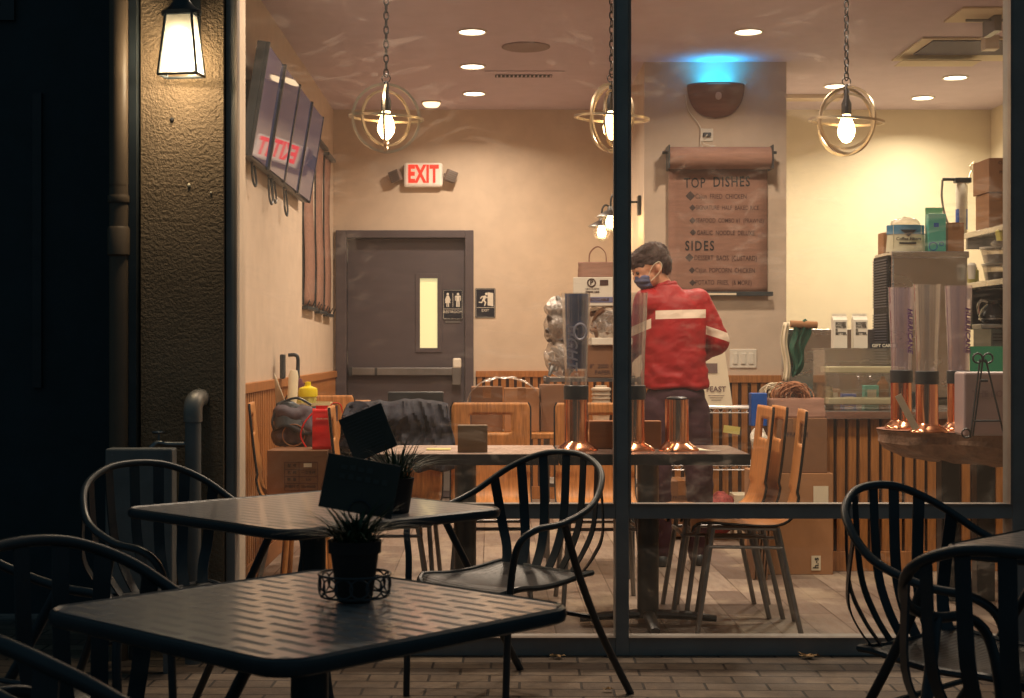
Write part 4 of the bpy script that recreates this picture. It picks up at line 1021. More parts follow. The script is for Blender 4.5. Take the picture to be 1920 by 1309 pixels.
em.torus((-.022, 0, .335), .020, .004, 'y', 20, 6).torus((.022, 0, .335), .020, .004, 'y', 20, 6).torus((-.078, -.022, .018), .018, .004, 'y', 20, 6).torus((.102, -.022, .018), .018, .004, 'y', 20, 6)
obj('wire_frame', em, M['black'], es, True)
tagit(obj('price_card', MB().bx(0, .03, -.001, .001, 0, .17, Matrix.Translation((X(1712, 6.58), 6.58, .81)) @ Matrix.Rotation(R(-28), 4, 'Y')), M['paper'], world=True), 'narrow white card leaning diagonally against the ledge towers', 'card')

# ================================================================== COUNTER
ct = thing('service_counter', 'ribbed oak service counter with a stainless top', 'counter', (2.5, 7.86, 0))
cx0, cx1 = X(1548, 7.86), 3.9
obj('carcass', MB().bx(cx0, cx1, 7.885, 8.6, 0, .80), M['dwood'], ct, world=True)
rb = MB(); k = 0; x = cx0
while x < cx1: rb.bx(x, x+.042, 7.86, 7.885, .105, .80); x += .060
obj('rib', rb, M['oak'], ct, world=True, bevel=.003)
obj('plinth', MB().bx(cx0, cx1, 7.855, 7.885, 0, .105), M['oak'], ct, world=True, bevel=.003)
obj('side_panel', MB().bx(cx0-.012, cx0, 7.86, 8.6, 0, .80), M['oak'], ct, world=True)
obj('worktop', MB().bx(cx0-.03, cx1, 7.82, 8.62, .802, .845), M['steel'], ct, world=True, bevel=.004)
# acrylic display case
ds = thing('display_case', 'clear acrylic two-tier display case on the counter', 'display case', (X(1620, 8.0), 8.0, .845))
ax0, ax1 = X(1540, 8.0), X(1700, 8.0)
ac_ = MB()
for (z0, z1) in ((.85, 1.165),): ac_.bx(ax0, ax1, 7.92, 7.926, z0, z1).bx(ax0, ax0+.006, 7.926, 8.2, z0, z1).bx(ax1-.006, ax1, 7.926, 8.2, z0, z1).bx(ax0, ax1, 8.2, 8.206, z0, z1)
obj('acrylic_wall', ac_, M['acrylic'], ds, world=True)
tr = pm('cream_tray', S(248, 240, 200), .4, var=.03)
for z, nm in ((.862, 'lower'), (1.03, 'upper')):
    obj('shelf_board', MB().bx(ax0+.008, ax1-.008, 7.93, 8.19, z, z+.012), M['acrylic'], ds, world=True)
    obj('tray', MB().bx(ax0+.03, ax1-.02, 7.95, 8.16, z+.013, z+.045), tr, ds, world=True, bevel=.004)
obj('case_top', MB().bx(ax0-.004, ax1+.004, 7.915, 8.21, 1.166, 1.174), M['acrylic'], ds, world=True, bevel=.002)
for q in (1.10, .95): obj('front_rail', MB().cyl((ax0, 7.915, q), (ax1, 7.915, q), .006, n=8), M['acrylic'], ds, True, world=True)
for q in (1610, 1632): obj('knob', MB().ball((X(q, 7.9), 7.905, 1.02), .011), M['steel'], ds, True, world=True)
for px, lab in ((1575, 'left carton of boxed water on the display case'), (1613, 'right carton of boxed water on the display case')):
    t = thing('drink_carton', lab, 'carton', (X(px, 8.0), 8.02, 1.174), R(-3), 'white gable-top cartons')
    obj('carton_body', MB().bx(-.037, .037, -.037, .037, 0, .15), M['white'], t, bevel=.002)
    obj('gable_top', MB().add([(-.037, -.037, .15), (.037, -.037, .15), (.037, .037, .15), (-.037, .037, .15), (-.038, 0, .172), (.038, 0, .172), (-.038, 0, .186), (.038, 0, .186)], [(0, 1, 5, 4), (2, 3, 4, 5), (4, 5, 7, 6), (0, 4, 3), (1, 2, 5)]), M['white'], t, solid=.002)
    tx = MB()
    for i, s in enumerate(('BOXED', 'WATER', 'IS', 'BETTER.')):
        merge_text(tx, s, .021, Matrix.Translation((-.026, -.0385, .132-i*.018)) @ FACE, bold=.0006, align='LEFT', sx=.8, ext=.0004)
    obj('carton_lettering', tx, M['ink'], t)
gc = thing('counter_sign', 'small black gift cards sign on the counter', 'sign', (X(1657, 8.25), 8.25, 1.174))
obj('sign_face', MB().bx(-.075, .075, -.004, .004, 0, .028), M['navy'], gc)
tx = MB(); merge_text(tx, 'GIFT CARDS', .024, Matrix.Translation((0, -.005, .014)) @ FACE, bold=.0006, ext=.0004); obj('sign_lettering', tx, M['white'], gc)
# stainless back unit
st_ = thing('steel_back_unit', 'low stainless steel back counter unit behind the display case', 'counter', (2.2, 9.3, 0))
obj('cabinet', MB().bx(1.94, 3.88, 9.3, 10.0, 0, .9), M['steel'], st_, world=True, bevel=.004)
obj('splash_panel', MB().bx(X(1478, 9.2), X(1652, 9.2), 9.2, 9.23, .9, Z(618, 9.2)), M['steel'], st_, world=True, bevel=.003)
obj('side_post', MB().bx(X(1467, 9.2), X(1477, 9.2), 9.18, 9.23, .3, Z(612, 9.2)), M['steel'], st_, world=True)
tw = thing('green_towel', 'dark green towel hanging from a cardboard tube', 'towel', (X(1500, 9.1), 9.1, 1.0))
obj('towel_cloth', MB().sheet(lambda u, v: (X(1485, 9.1)+(.025+.085*v**.5)*u+.012*math.sin(v*9), 9.10+.015*math.sin(u*14+v*3), Z(700+8*math.sin(u*7), 9.1)+(Z(606, 9.1)-Z(700, 9.1))*v), 16, 16), M['green'], tw, True, world=True, solid=.004)
tagit(obj('cardboard_tube', MB().cyl((X(1482, 9.1), 9.1, Z(608, 9.1)), (X(1532, 9.1), 9.1, Z(610, 9.1)), .022, n=20), M['card'], world=True, smooth=True), 'short cardboard tube above the green towel', 'tube')
tagit(obj('white_towel', MB().sheet(lambda u, v: (X(1467, 9.05)+.04*u+.01*math.sin(v*7), 9.05+.01*math.sin(u*9), Z(715, 9.05)+(Z(605, 9.05)-Z(715, 9.05))*v), 10, 14), M['paper'], world=True, smooth=True, solid=.004), 'white cloth hanging by the steel post left of the green towel', 'towel')

# ice machine and things on top
im = thing('ice_machine', 'stainless ice machine with black vent grille in the kitchen', 'ice machine', (2.6, 8.9, 0))
ix0, ix1 = X(1672, 8.9), X(1815, 8.9); iz = Z(472, 8.9)
obj('body', MB().bx(ix0, ix1, 8.9, 9.28, .87, iz), M['steel'], im, world=True, bevel=.012)
obj('top_lip', MB().bx(ix0-.004, ix1+.004, 8.885, 9.29, iz-.04, iz+.001), M['steel'], im, world=True, bevel=.006)
obj('grille_panel', MB().bx(ix0-.016, ix0-.004, 8.93, 9.26, 1.05, iz-.02), M['hole'], im, world=True)
gm = MB()
z = 1.06
while z < iz-.04:
    if abs(z-1.40) > .012: gm.bx(ix0-.024, ix0-.016, 8.935, 9.255, z, z+.008)
    z += .0165
obj('vent_slat', gm, pm('vent_grey', S(70, 72, 84), .5), im, world=True)
TZi = iz+.001
cf = thing('filter_pack', 'blue and white plastic pack of coffee filters on the ice machine', 'packet', (X(1703, 8.92), 8.98, TZi))
pk = MB().bx(-.10, .10, -.06, .06, 0, .165)
obj('pack_body', MB().sheet(lambda u, v: (.108*math.cos(2*math.pi*u)*(1-.12*v)*(1+.1*math.cos(4*math.pi*u)), .06*math.sin(2*math.pi*u), .16*v), 24, 6).bx(-.085, .085, -.04, .04, .02, .158), pm('filter_white', S(212, 208, 178), .5), cf, True)
obj('blue_band', MB().sheet(lambda u, v: (.104*math.cos(2*math.pi*u)*(1+.1*math.cos(4*math.pi*u)), .064*math.sin(2*math.pi*u), .105+.055*v), 24, 3), M['lblue'], cf, True)
tx = MB(); merge_text(tx, 'Coffee Filters', .027, Matrix.Translation((.0, -.068, .075)) @ FACE, bold=.0006, ext=.0005).bx(-.055, .045, -.069, -.066, .045, .055).prism([(-.05, .13), (.05, .13), (.0, .09)], -.070, -.066, lambda x, y, z: (x, z, y))
obj('pack_print', tx, M['navy'], cf)
mb = MB().ball((0, 0, .17), (.09, .05, .035), 18, 10); mb.v = [tuple(Vector(v)+Vector((0, 0, .02*noise.noise(Vector(v)*40)))) for v in mb.v]
obj('plastic_wrap', mb, M['film'], cf)
tb_ = thing('teal_carton', 'tall teal carton with hang tab on the ice machine', 'carton', (X(1756, 8.92), 8.95, TZi))
obj('carton_body', MB().bx(-.05, .055, -.035, .035, 0, .225), M['teal'], tb_, bevel=.002)
obj('hang_tab', MB().bx(-.05, .055, .030, .034, .225, .268), pm('green_tab', S(120, 200, 150), .5), tb_)
obj('carton_print', MB().torus((-.022, -.037, .03), .024, .0025, 'y', 20, 5).torus((.028, -.037, .045), .012, .002, 'y', 16, 5).bx(-.018, .012, -.037, -.0355, .145, .17), M['blue'], tb_)
def cbox(x0, x1, y0, y1, z0, z1, label, mat=None, rz=0, text=None, tape=True, name='cardboard_box', tsize=.03, tz=.7, group=None, gcat='box'):
    cx, cy = (x0+x1)/2, (y0+y1)/2; t = thing(name, label, gcat, (cx, cy, z0), rz, group)
    w_, l_, h_ = (x1-x0)/2, (y1-y0)/2, z1-z0
    obj('box_body', MB().bx(-w_, w_, -l_, l_, 0, h_), mat or M['card'], t, bevel=.003)
    if tape: obj('tape', MB().bx(-.022, .022, -l_-.001, l_+.001, h_*.75, h_+.001), pm('brown_tape', S(150, 104, 66), .3), t)
    if text:
        tx = MB()
        for i, s in enumerate(text): merge_text(tx, s, tsize, Matrix.Translation((0, -l_-.0012, h_*tz-i*tsize*1.1)) @ FACE, ext=.0004, bold=.0004)
        obj('box_print', tx, M['ink2'], t)
    return t
cbox(X(1772, 9.0), X(1803, 9.0), 8.95, 9.1, TZi, TZi+.175, 'small tan box beside the teal carton', name='tan_box')
cbox(X(1658, 9.1), X(1674, 9.1), 9.12, 9.25, TZi, TZi+.13, 'brown box edge behind the coffee filters', name='tan_box', tape=False)

# right-hand shelves (run away from the camera along the right side)
def wshelf(z, label):
    t = thing('wall_shelf', label, 'shelf', (3.3, 8.9, z))
    obj('shelf_plate', MB().bx(2.985, 3.88, 8.3, 9.45, z-.035, z), M['steel'], t, world=True, bevel=.004)
    obj('bracket', MB().bx(3.0, 3.88, 9.40, 9.43, z-.10, z-.036), M['dsteel'], t, world=True); return t
zs1 = Z(438, 9.4)-.0; zs2 = Z(532, 9.4)
wshelf(zs1, 'upper steel shelf stacked with boxes at right'); wshelf(zs2, 'lower steel shelf holding plastic tubs at right')
cbox(3.02, 3.24, 9.05, 9.35, zs1+.225, zs1+.43, 'brown carton on top of the shelf stack', text=['CUP LIDS', '', 'PLASTIC'], tsize=.026, tz=.85)
cbox(3.03, 3.17, 9.08, 9.33, zs1+.001, zs1+.222, 'left tan box under the top carton on the shelf', tape=False)
cbox(3.18, 3.30, 9.05, 9.30, zs1+.001, zs1+.220, 'right tan box under the top carton on the shelf', tape=False)
def blob_bag(c, r, label, mat, seed=0, name='plastic_bag', cat='bag', amp=.55, inner=None, group=None):
    t = thing(name, label, cat, c, 0, group); mb = MB().ball((0, 0, r[2]), r, 26, 18)
    sv = Vector((seed*3.1, seed*1.7, seed)); m_ = min(r)
    mb.v = [tuple(Vector(v)*(1+.0)+Vector(v).normalized()*amp*m_*(noise.noise(Vector(v)*6/m_*.12+sv)+.5*noise.noise(Vector(v)*16/m_*.12+sv))) for v in mb.v]
    mb.v = [(a, b, max(0.0, q)) for a, b, q in mb.v]
    obj('bag_skin', mb, mat, t, name != 'plastic_bag')
    if inner:
        ib = MB(); rr = random.Random(seed)
        for k in range(30):
            p = Vector((rr.uniform(-.6, .6)*r[0], rr.uniform(-.6, .6)*r[1], r[2]*rr.uniform(.3, 1.6))); dq = Vector((rr.uniform(-1, 1), rr.uniform(-.6, .6), rr.uniform(-1, 1))).normalized()*rr.uniform(.02, .05); ib.tube([p-dq, p+Vector((0, 0, .01)), p+dq], [rr.uniform(.006, .016), rr.uniform(.008, .02), .005], n=7)
        obj('bag_contents', ib, inner, t, True)
    return t
blob_bag((3.2, 8.75, zs1), (.12, .14, .075), 'white knotted plastic bag on the upper shelf', M['white'], 4)
blob_bag((3.24, 9.0, zs1+.31), (.09, .10, .10), 'clear bag bulging at the top of the shelf stack', M['film'], 9, inner=M['pale'])
tagit(obj('price_box', MB().bx(3.08, 3.2, 8.62, 8.75, zs1+.15, zs1+.22), M['white'], world=True, bevel=.003), 'small white box above the white plastic bag', 'box')
# under/over lower shelf: tubs
def tub(x, y, z, w_, h_, lab, col):
    t = thing('plastic_tub', lab, 'tub', (x, y, z), 0, 'translucent food tubs')
    obj('tub_wall', MB().lathe([(w_*.40, 0), (w_*.5, h_*.9), (w_*.53, h_), (w_*.48, h_*.95)], (0, 0, 0), 20, cap=False), clear('tub_clear', (.9, .85, .8), .1, .15, .3, (.8, .75, .68)), t, True)
    obj('tub_lid', MB().lathe([(w_*.54, h_), (w_*.54, h_+.012), (.001, h_+.014)], (0, 0, 0), 20), M['white'], t, True)
    obj('tub_food', MB().lathe([(w_*.38, .004), (w_*.44, h_*.6), (.001, h_*.66)], (0, 0, 0), 18), col, t, True)
orange = pm('orange_food', S(214, 96, 44), .5, var=.3); greyf = pm('grey_food', S(130, 122, 112), .6, var=.3)
tub(3.12, 9.2, zs2, .17, .10, 'lower tub with grey contents on the lower shelf', greyf)
tub(3.17, 8.95, zs2, .18, .08, 'lower tub at the shelf front below the orange one', greyf)
tub(3.17, 8.97, zs2+.096, .18, .09, 'tub with bright orange contents on the lower shelf', orange)
tub(3.14, 9.25, zs2+.116, .2, .09, 'steel-grey tub stacked under the upper shelf', greyf)
mb = MB()
for k in range(5): mb.limb((3.02+.03*k, 8.62, zs2+.02), (3.0+.034*k, 8.57, zs2-.09-.02*(k % 2)), .016, .012)
gm_ = remeshed(mb, .008, 2); go = obj_mesh('rubber_glove', gm_, M['pale'], None); tagit(go, 'pale rubber glove hanging over the lower shelf edge', 'glove')
# coffee pot on a warmer over green-lit cooler
ck = thing('drinks_cooler', 'green-lit under-shelf bottle cooler at the far right', 'cooler', (3.2, 8.9, .87))
obj('cooler_body', MB().bx(3.0, 3.7, 8.95, 9.28, .87, Z(617, 8.95)), pm('cooler_paint', (.05, .06, .055), .4), ck, world=True)
obj('cooler_window', MB().bx(X(1818, 8.95), 3.6, 8.945, 8.949, .93, Z(650, 8.95)), emit('green_cooler_light', (.015, .12, .05), .32), ck, world=True)
vm = MB()
for k in range(3): vm.bx(X(1862, 8.95), X(1885, 8.95), 8.944, 8.949, Z(628+k*6, 8.95), Z(626+k*6, 8.95))
obj('vent_slot', vm, M['hole'], ck, world=True)
cz = Z(617, 8.95)
hp = thing('coffee_pot', 'round glass coffee pot on its warmer at the far right', 'coffee pot', (X(1862, 9.05), 9.05, cz+.03))
obj('warmer_plate', MB().bx(-.10, .10, -.09, .09, -.029, 0), M['dsteel'], hp, bevel=.006)
obj('glass_bowl', MB().lathe([(.05, .001), (.075, .02), (.085, .05), (.07, .09), (.042, .12), (.045, .14), (.035, .145)], (0, 0, 0), 28), pm('smoked_glass', (.02, .018, .018), .08, var=.1), hp, True)
obj('steel_band', MB().torus((0, 0, .03), .082, .004, 'z', 32, 6), M['steel'], hp, True)
obj('handle', MB().tube(catmull([(-.04, -.02, .13), (-.08, -.03, .14), (-.10, -.035, .11), (-.095, -.03, .06)], 6), .009, n=8), M['steel'], hp, True)
tagit(obj('dark_cabinet', MB().bx(3.0, 3.7, 9.30, 9.35, cz, zs2-.04), M['hole'], world=True), 'dark backing panel behind the coffee pot', 'cabinet')
for k, (px, py, w_, h_, m_, lab) in enumerate(((1822, 531, .05, .075, 'white', 'small white cup at the left end of the lower shelf'), (1876, 470, .06, .05, 'pale', 'pale folded glove lying on the steel tub'), (1848, 700, .05, .06, 'teal', 'teal bottle neck showing behind the plastic bin'))):
    y = 8.8; t = thing('small_cup', lab, 'cup', (X(px, y), y, {0: zs2, 1: zs2+.225, 2: .87}[k]))
    obj('cup_wall', MB().lathe([(w_*.38, 0), (w_*.5, h_), (w_*.54, h_+.004), (w_*.3, h_+.02)], (0, 0, 0), 20), M[m_], t, True)
rr = random.Random(8)
for k in range(5):
    t = thing('lidded_cup_sleeve', 'sleeve of nested clear lids lying on the ice machine, %s' % ('nearest the wall', 'second from the wall', 'in the middle', 'next to the teal carton', 'by the coffee filters')[k], 'lids', (X(1690+k*22, 9.12), 9.14, TZi), 0, 'nested lids on the ice machine')
    mb = MB()
    for q in range(9): mb.lathe([(.030, q*.014), (.034, q*.014+.004), (.034, q*.014+.009), (.030, q*.014+.012)], (0, 0, 0), 16, cap=False)
    obj('lid_stack', mb, (M['film'], M['cup'], M['white'], M['lblue'], M['film'])[k], t, True)
t = thing('soap_bottle', 'amber pump bottle standing on the counter by the display case', 'bottle', (X(1660, 8.35), 8.4, .846))
obj('bottle_body', MB().lathe([(.03, 0), (.032, .01), (.032, .13), (.012, .155), (.012, .17)], (0, 0, 0), 20), pm('amber_bottle', (.25, .09, .02), .2), t, True)
obj('pump', MB().cyl((0, 0, .17), (0, 0, .20), .005, n=8).tube([(0, 0, .20), (-.03, 0, .203), (-.034, 0, .195)], .005, n=8), M['black'], t, True)
for k, (px, hh, mt) in enumerate(((1545, .16, 'pale'), (1553, .12, 'paper'))):
    tagit(obj('wrapped_packet', MB().sheet(lambda u, v: (X(px, 8.1)+.035*math.cos(2*math.pi*u)*(1-.3*v*v), 8.12+.03*math.sin(2*math.pi*u), .846+hh*v+.006*noise.noise(Vector((u*9, v*9, k)))), 20, 10), M['film'] if k == 0 else M[mt], world=True, smooth=True), ('clear crinkled packet at the left end of the display case', 'short white packet behind the clear one at the display case')[k], 'packet')
t = thing('till_printer', 'small dark card terminal on the counter right of the display case', 'card terminal', (X(1700, 8.2), 8.25, .846))
obj('printer_body', MB().bx(-.05, .05, -.05, .05, 0, .09), M['black'], t, bevel=.01); obj('receipt', MB().sheet(lambda u, v: (-.03+.06*u, -.01-.02*v*v, .091+.05*v), 2, 6), M['paper'], t, True)
tagit(obj('glass_jar', MB().lathe([(.04, 0), (.045, .02), (.045, .10), (.03, .12), (.032, .13)], (X(1812, 9.0), 9.12, .871), 22, cap=False), M['tubec'], world=True, smooth=True), 'clear glass jar below the coffee pot', 'jar')
for k, (x, y, hh) in enumerate(((3.32, 9.1, .20), (3.40, 8.85, .17), (3.1, 8.52, .12))):
    tagit(obj('shelf_packet', MB().bx(x-.05, x+.05, y-.05, y+.05, zs1+.001, zs1+hh), M[('blue', 'card', 'teal')[k]], world=True, bevel=.004), ('blue packet on the upper shelf', 'plain carton deeper on the upper shelf', 'teal packet at the near end of the upper shelf')[k], 'packet')
for k, (x, y, z, r, hh, mt, lab) in enumerate((
    (3.06, 8.55, zs2, .045, .13, 'tubec', 'clear deli cup stack at the near end of the lower shelf'),
    (3.04, 8.42, zs2, .035, .16, 'white', 'white squeeze bottle at the near end of the lower shelf'),
    (3.07, 8.46, zs1, .04, .15, 'lblue', 'blue-printed canister at the near end of the upper shelf'),
    (3.03, 9.38, zs2, .035, .10, 'pale', 'pale jar at the far end of the lower shelf'))):
    t = thing('shelf_jar', lab, 'jar', (x, y, z+.001)); obj('jar_wall', MB().lathe([(r*.9, 0), (r, .01), (r, hh*.8), (r*.7, hh*.88), (r*.7, hh*.92)], (0, 0, 0), 22), M[mt], t, True)
    obj('jar_lid', MB().lathe([(r*.76, hh*.92), (r*.78, hh), (.001, hh+.002)], (0, 0, 0), 22), M[('cup', 'red', 'white', 'brass')[k]], t, True)
blob_bag((3.10, 9.02, zs2+.19), (.07, .08, .03), 'crinkled clear bag squeezed above the orange tub', M['film'], 51)
for k, (px, y, col, hh, lab) in enumerate(((1632, 8.4, 'teal', .12, 'small teal carton at the back of the counter'), (1590, 8.45, 'blue', .07, 'low blue box at the back of the counter'), (1560, 8.4, 'card', .10, 'tan box at the back left of the counter'))):
    t = thing('counter_carton', lab, 'carton', (X(px, y), y, .846)); obj('carton_body', MB().bx(-.04, .04, -.03, .03, 0, hh), M[col], t, bevel=.002); obj('carton_label', MB().bx(-.025, .025, -.0315, -.0302, hh*.4, hh*.8), M['paper'], t)
# water filter on the back wall
wf = thing('water_filter', 'white cylinder water filter with black head on the kitchen wall', 'water filter', (X(1803, 10.2), 10.2, Z(440, 10.2)))
obj('cartridge', MB().lathe([(.03, 0), (.040, .02), (.040, .33), (.03, .35)], (0, 0, 0), 24), M['white'], wf, True)
obj('blue_label', MB().sheet(lambda u, v: (.0405*math.cos(R(170+60*u)), .0405*math.sin(R(170+60*u)), .03+.14*v), 8, 2).sheet(lambda u, v: (.0405*math.cos(R(-60+60*u)), .0405*math.sin(R(-60+60*u)), .03+.14*v), 8, 2), M['blue'], wf, True)
obj('filter_head', MB().bx(-.05, .06, -.03, .03, .35, .385).bx(-.13, -.05, -.01, .01, .365, .385), M['black'], wf, bevel=.004)
obj('gauge', MB().torus((.09, 0, .46), .03, .004, 'y', 24, 6).tube([(.07, 0, .44), (.05, 0, .385)], .005, n=6), M['brass'], wf, True)
obj('hose', MB().tube(catmull([(-.13, 0, .37), (-.135, 0, .25), (-.11, 0, .12), (-.06, 0, .0), (-.04, 0, -.05)], 6), .008, n=8), M['dsteel'], wf, True)

# ================================================================== BOX STACK BY THE COUNTER
DS_ = 7.74
cbox(X(1418, DS_), X(1562, DS_), DS_, 8.1, 0, Z(888, DS_), 'large bottom carton of the stack beside the counter', M['card'], tape=True)
tagit(obj('shipping_label', MB().bx(X(1525, DS_), X(1553, DS_), DS_-.003, DS_-.001, Z(945, DS_), Z(912, DS_)), M['paper'], world=True), 'white shipping label on the large bottom carton', 'label')
l2 = thing('handwritten_label', 'small white label near the floor on the bottom carton', 'label', (X(1530, DS_), DS_, Z(1070, DS_)))
obj('label_paper', MB().bx(-.024, .024, -.003, -.001, 0, .076), M['paper'], l2)
tx = MB(); merge_text(tx, 'h.-s', .04, Matrix.Translation((0, -.0035, .038)) @ FACE @ Matrix.Rotation(R(90), 4, 'Z'), bold=.001); obj('label_writing', tx, M['ink'], l2)
cbox(X(1440, DS_), X(1552, DS_), DS_+.01, 8.06, Z(888, DS_)+.001, Z(785, DS_), 'upper brown carton of the stack beside the counter', M['card2'], text=['FRAGILE'], tsize=.03)
for k in range(4):
    pass
fp = thing('folded_cartons', 'bundle of flattened cartons leaning left of the box stack', 'cardboard', (X(1425, 7.7), 7.68, 0))
mb = MB()
for k in range(5): mb.bx(-.06+k*.016, -.06+k*.016+.006, -.13, .13, 0, .58+.02*(k % 3), Matrix.Rotation(R(4), 4, 'Y'))
obj('flat_sheet', mb, M['card2'], fp)
def paper_bag(c, w_, l_, h_, label, mat, rz=0, handles=True, name='paper_bag', fold=True):
    t = thing(name, label, 'bag', c, rz)
    mb = MB()
    def fb(u, v):
        a = u*4; k = int(a) % 4; q = a-int(a); cs = [(-1, -1), (1, -1), (1, 1), (-1, 1)]; p0, p1 = cs[k], cs[(k+1) % 4]
        x = p0[0]+(p1[0]-p0[0])*q; y = p0[1]+(p1[1]-p0[1])*q
        pin = 1-.35*v if fold else 1
        return (x*w_/2*(1+.03*noise.noise(Vector((x*3, v*5, c[0])))), y*l_/2*pin+.006*noise.noise(Vector((x*5, v*6, 2))), h_*v)
    mb.sheet(fb, 32, 10); obj('bag_body', mb, mat, t, True, solid=.0015)
    if handles:
        for s in (-1, 1):
            obj('handle', MB().tube(catmull([(-w_*.22, s*l_*.3, h_-.02), (-w_*.2, s*l_*.3, h_+.05), (0, s*l_*.25, h_+.085), (w_*.2, s*l_*.3, h_+.05), (w_*.22, s*l_*.3, h_-.02)], 6), .0025, n=6), M['kraft'], t, True)
    return t
def handle_bunch(c, r, n_, label, mat, seed):
    t = thing('twine_bundle', label, 'twine', c); mb = MB(); rr = random.Random(seed)
    for k in range(n_):
        a = rr.uniform(-.5, .5); s_ = r*rr.uniform(.6, 1.1); ox = rr.uniform(-.5, .5)*r
        mb.tube(catmull([(ox-s_, rr.uniform(-.03, .03), 0), (ox-s_*.9, rr.uniform(-.03, .03), s_*.8), (ox+a*s_, rr.uniform(-.04, .04), s_*1.35), (ox+s_*.9, rr.uniform(-.03, .03), s_*.75), (ox+s_, rr.uniform(-.03, .03), 0)], 5), .0028, n=5)
    obj('loop', mb, mat, t, True); return t
z7 = Z(785, DS_)
paper_bag((X(1500, DS_), 7.9, z7+.001), .29, .2, .10, 'bundle of brown paper bags on the box stack', M['kraft'], 0, False)
handle_bunch((X(1495, DS_), 7.86, z7+.085), .07, 34, 'tangle of brown twisted bag handles on the stack', pm('brown_twine', S(176, 124, 92), .8), 2)
handle_bunch((X(1460, DS_), 7.95, z7+.10), .055, 14, 'white bag handles beside the brown twine', M['paper'], 3)
tagit(obj('blue_packet', MB().bx(X(1410, DS_), X(1440, DS_), 7.76, 7.84, Z(800, DS_), Z(738, DS_)), M['blue'], world=True, bevel=.004), 'blue packet wedged at the left of the paper bags', 'packet')
blob_bag((X(1425, 7.68), 7.70, .62), (.042, .05, .07), 'white plastic bag hanging left of the box stack', M['white'], 7)

# ================================================================== WIRE RACK behind the right table
wr = thing('wire_rack', 'chrome wire rack behind the person', 'rack', (1.3, 9.2, 0))
rx0, rx1 = X(1240, 9.2), X(1445, 9.2)
def wires(z, mb):
    mb.tube([(rx0, 9.1, z), (rx1, 9.1, z)], .005, n=6).tube([(rx0, 9.1, z-.028), (rx1, 9.1, z-.028)], .004, n=6)
    k = 0; x = rx0
    while x < rx1-.03: mb.tube([(x, 9.1, z-.028), (x+.025, 9.1, z), (x+.05, 9.1, z-.028)], .0025, n=5); x += .05
    for q in range(6): mb.tube([(rx0, 9.1+.08*q, z), (rx1, 9.1+.08*q, z)], .003, n=5)
for z in (Z(766, 9.1), Z(878, 8.9)): 
    mb = MB(); wires(z, mb); obj('wire_shelf', mb, M['steel'], wr, world=True)
for x in (rx0, rx1):
    for y in (9.1, 9.5): obj('upright', MB().cyl((x, y, 0), (x, y, Z(760, 9.1)), .011, n=10), M['steel'], wr, world=True)
pst = thing('leaning_poster', 'pale printed sheet leaning on the rack beside the person', 'poster', (X(1343, 9.15), 9.15, Z(763, 9.1)+.004))
Mp = Matrix.Rotation(R(-6), 4, 'X')
obj('sheet', MB().add([Mp @ Vector(q) for q in ((-.10, 0, 0), (.10, 0, 0), (.055, 0, .36), (-.10, 0, .36))], [(0, 1, 2, 3)]), M['paper'], pst, solid=.002)
tx = MB(); merge_text(tx, 'FEAST', .045, Mp @ Matrix.Translation((0.0, -.004, .10)) @ FACE, bold=.001)
for k in range(3): tx.bx(-.05+.01*k, .05-.01*k, -.0045, -.0035, .060-k*.014, .063-k*.014, Mp)
tx.bx(-.06, .01, -.0045, -.0035, .20, .26, Mp)
obj('print', tx, pm('grey_print', S(120, 100, 96), .8), pst)
zr = Z(878, 8.9)
blob_bag((X(1350, 9.25), 9.2, zr+.004), (.1, .1, .045), 'heap of clear wrapped packets on the lower rack shelf', M['film'], 12, inner=M['dsteel'])
tagit(obj('paper_label', MB().bx(0, .10, -.002, .002, 0, .045, Matrix.Translation((X(1358, 9.0), 9.05, Z(812, 9.0))) @ Matrix.Rotation(R(8), 4, 'Y')), M['pale'], world=True), 'pale torn label above the packets on the rack', 'label')
cbox(X(1243, 9.2), X(1310, 9.2), 9.15, 9.45, .02, .36, 'dark carton at the bottom of the wire rack', M['card2'], text=['FROZEN'], tsize=.03)
redb = blob_bag((X(1352, 9.1), 9.15, .03), (.09, .1, .13), 'red mesh bag in the bottom of the wire rack', pm('red_net', S(150, 60, 56), .7, var=.5, nscale=60, bump=.8, bscale=80), 15, name='mesh_bag')
cbox(X(1372, 9.2), X(1400, 9.2), 9.1, 9.3, .03, .28, 'small pale box right of the red mesh bag', M['paper'], tape=False)

# ================================================================== CENTRE CLUTTER (behind the left table)
rk = thing('storage_rack', 'storage rack stacked with bags and boxes behind the blue tower', 'rack', (X(1110, 8.1), 8.2, 0))
sx0, sx1 = X(1022, 8.1), X(1200, 8.1)
for z in (.45, Z(702, 8.1)-.02, ):
    obj('shelf_board', MB().bx(sx0, sx1, 8.0, 8.4, z-.02, z), M['dsteel'], rk, world=True)
for x in (sx0+.012, sx1-.012):
    for y in (8.02, 8.38): obj('upright', MB().bx(x-.01, x+.01, y-.01, y+.01, 0, 1.02), M['dsteel'], rk, world=True)
zk = Z(702, 8.1)-.019
cbox(X(1102, 8.05), X(1185, 8.05), 8.04, 8.3, zk, Z(648, 8.05), 'brown carton with printed lines behind the blue tower', M['card2'], text=['8"  2000 COUNT', 'PAPER BAGS'], tsize=.03, tz=.35, tape=False)
tagit(obj('white_tray', MB().bx(X(1108, 8.05), X(1185, 8.05), 8.02, 8.3, Z(648, 8.05)+.001, Z(634, 8.05)), M['white'], world=True, bevel=.004), 'white tray on the brown carton', 'tray')
blob_bag((X(1135, 8.1), 8.14, Z(634, 8.05)+.001), (.105, .11, .085), 'crinkled clear bag of supplies between the tray and white box', M['film'], 21, inner=pm('brown_goods', S(120, 84, 60), .6))
b_bags = 'clear bags stacked left of the blue tower'
zk0 = zk
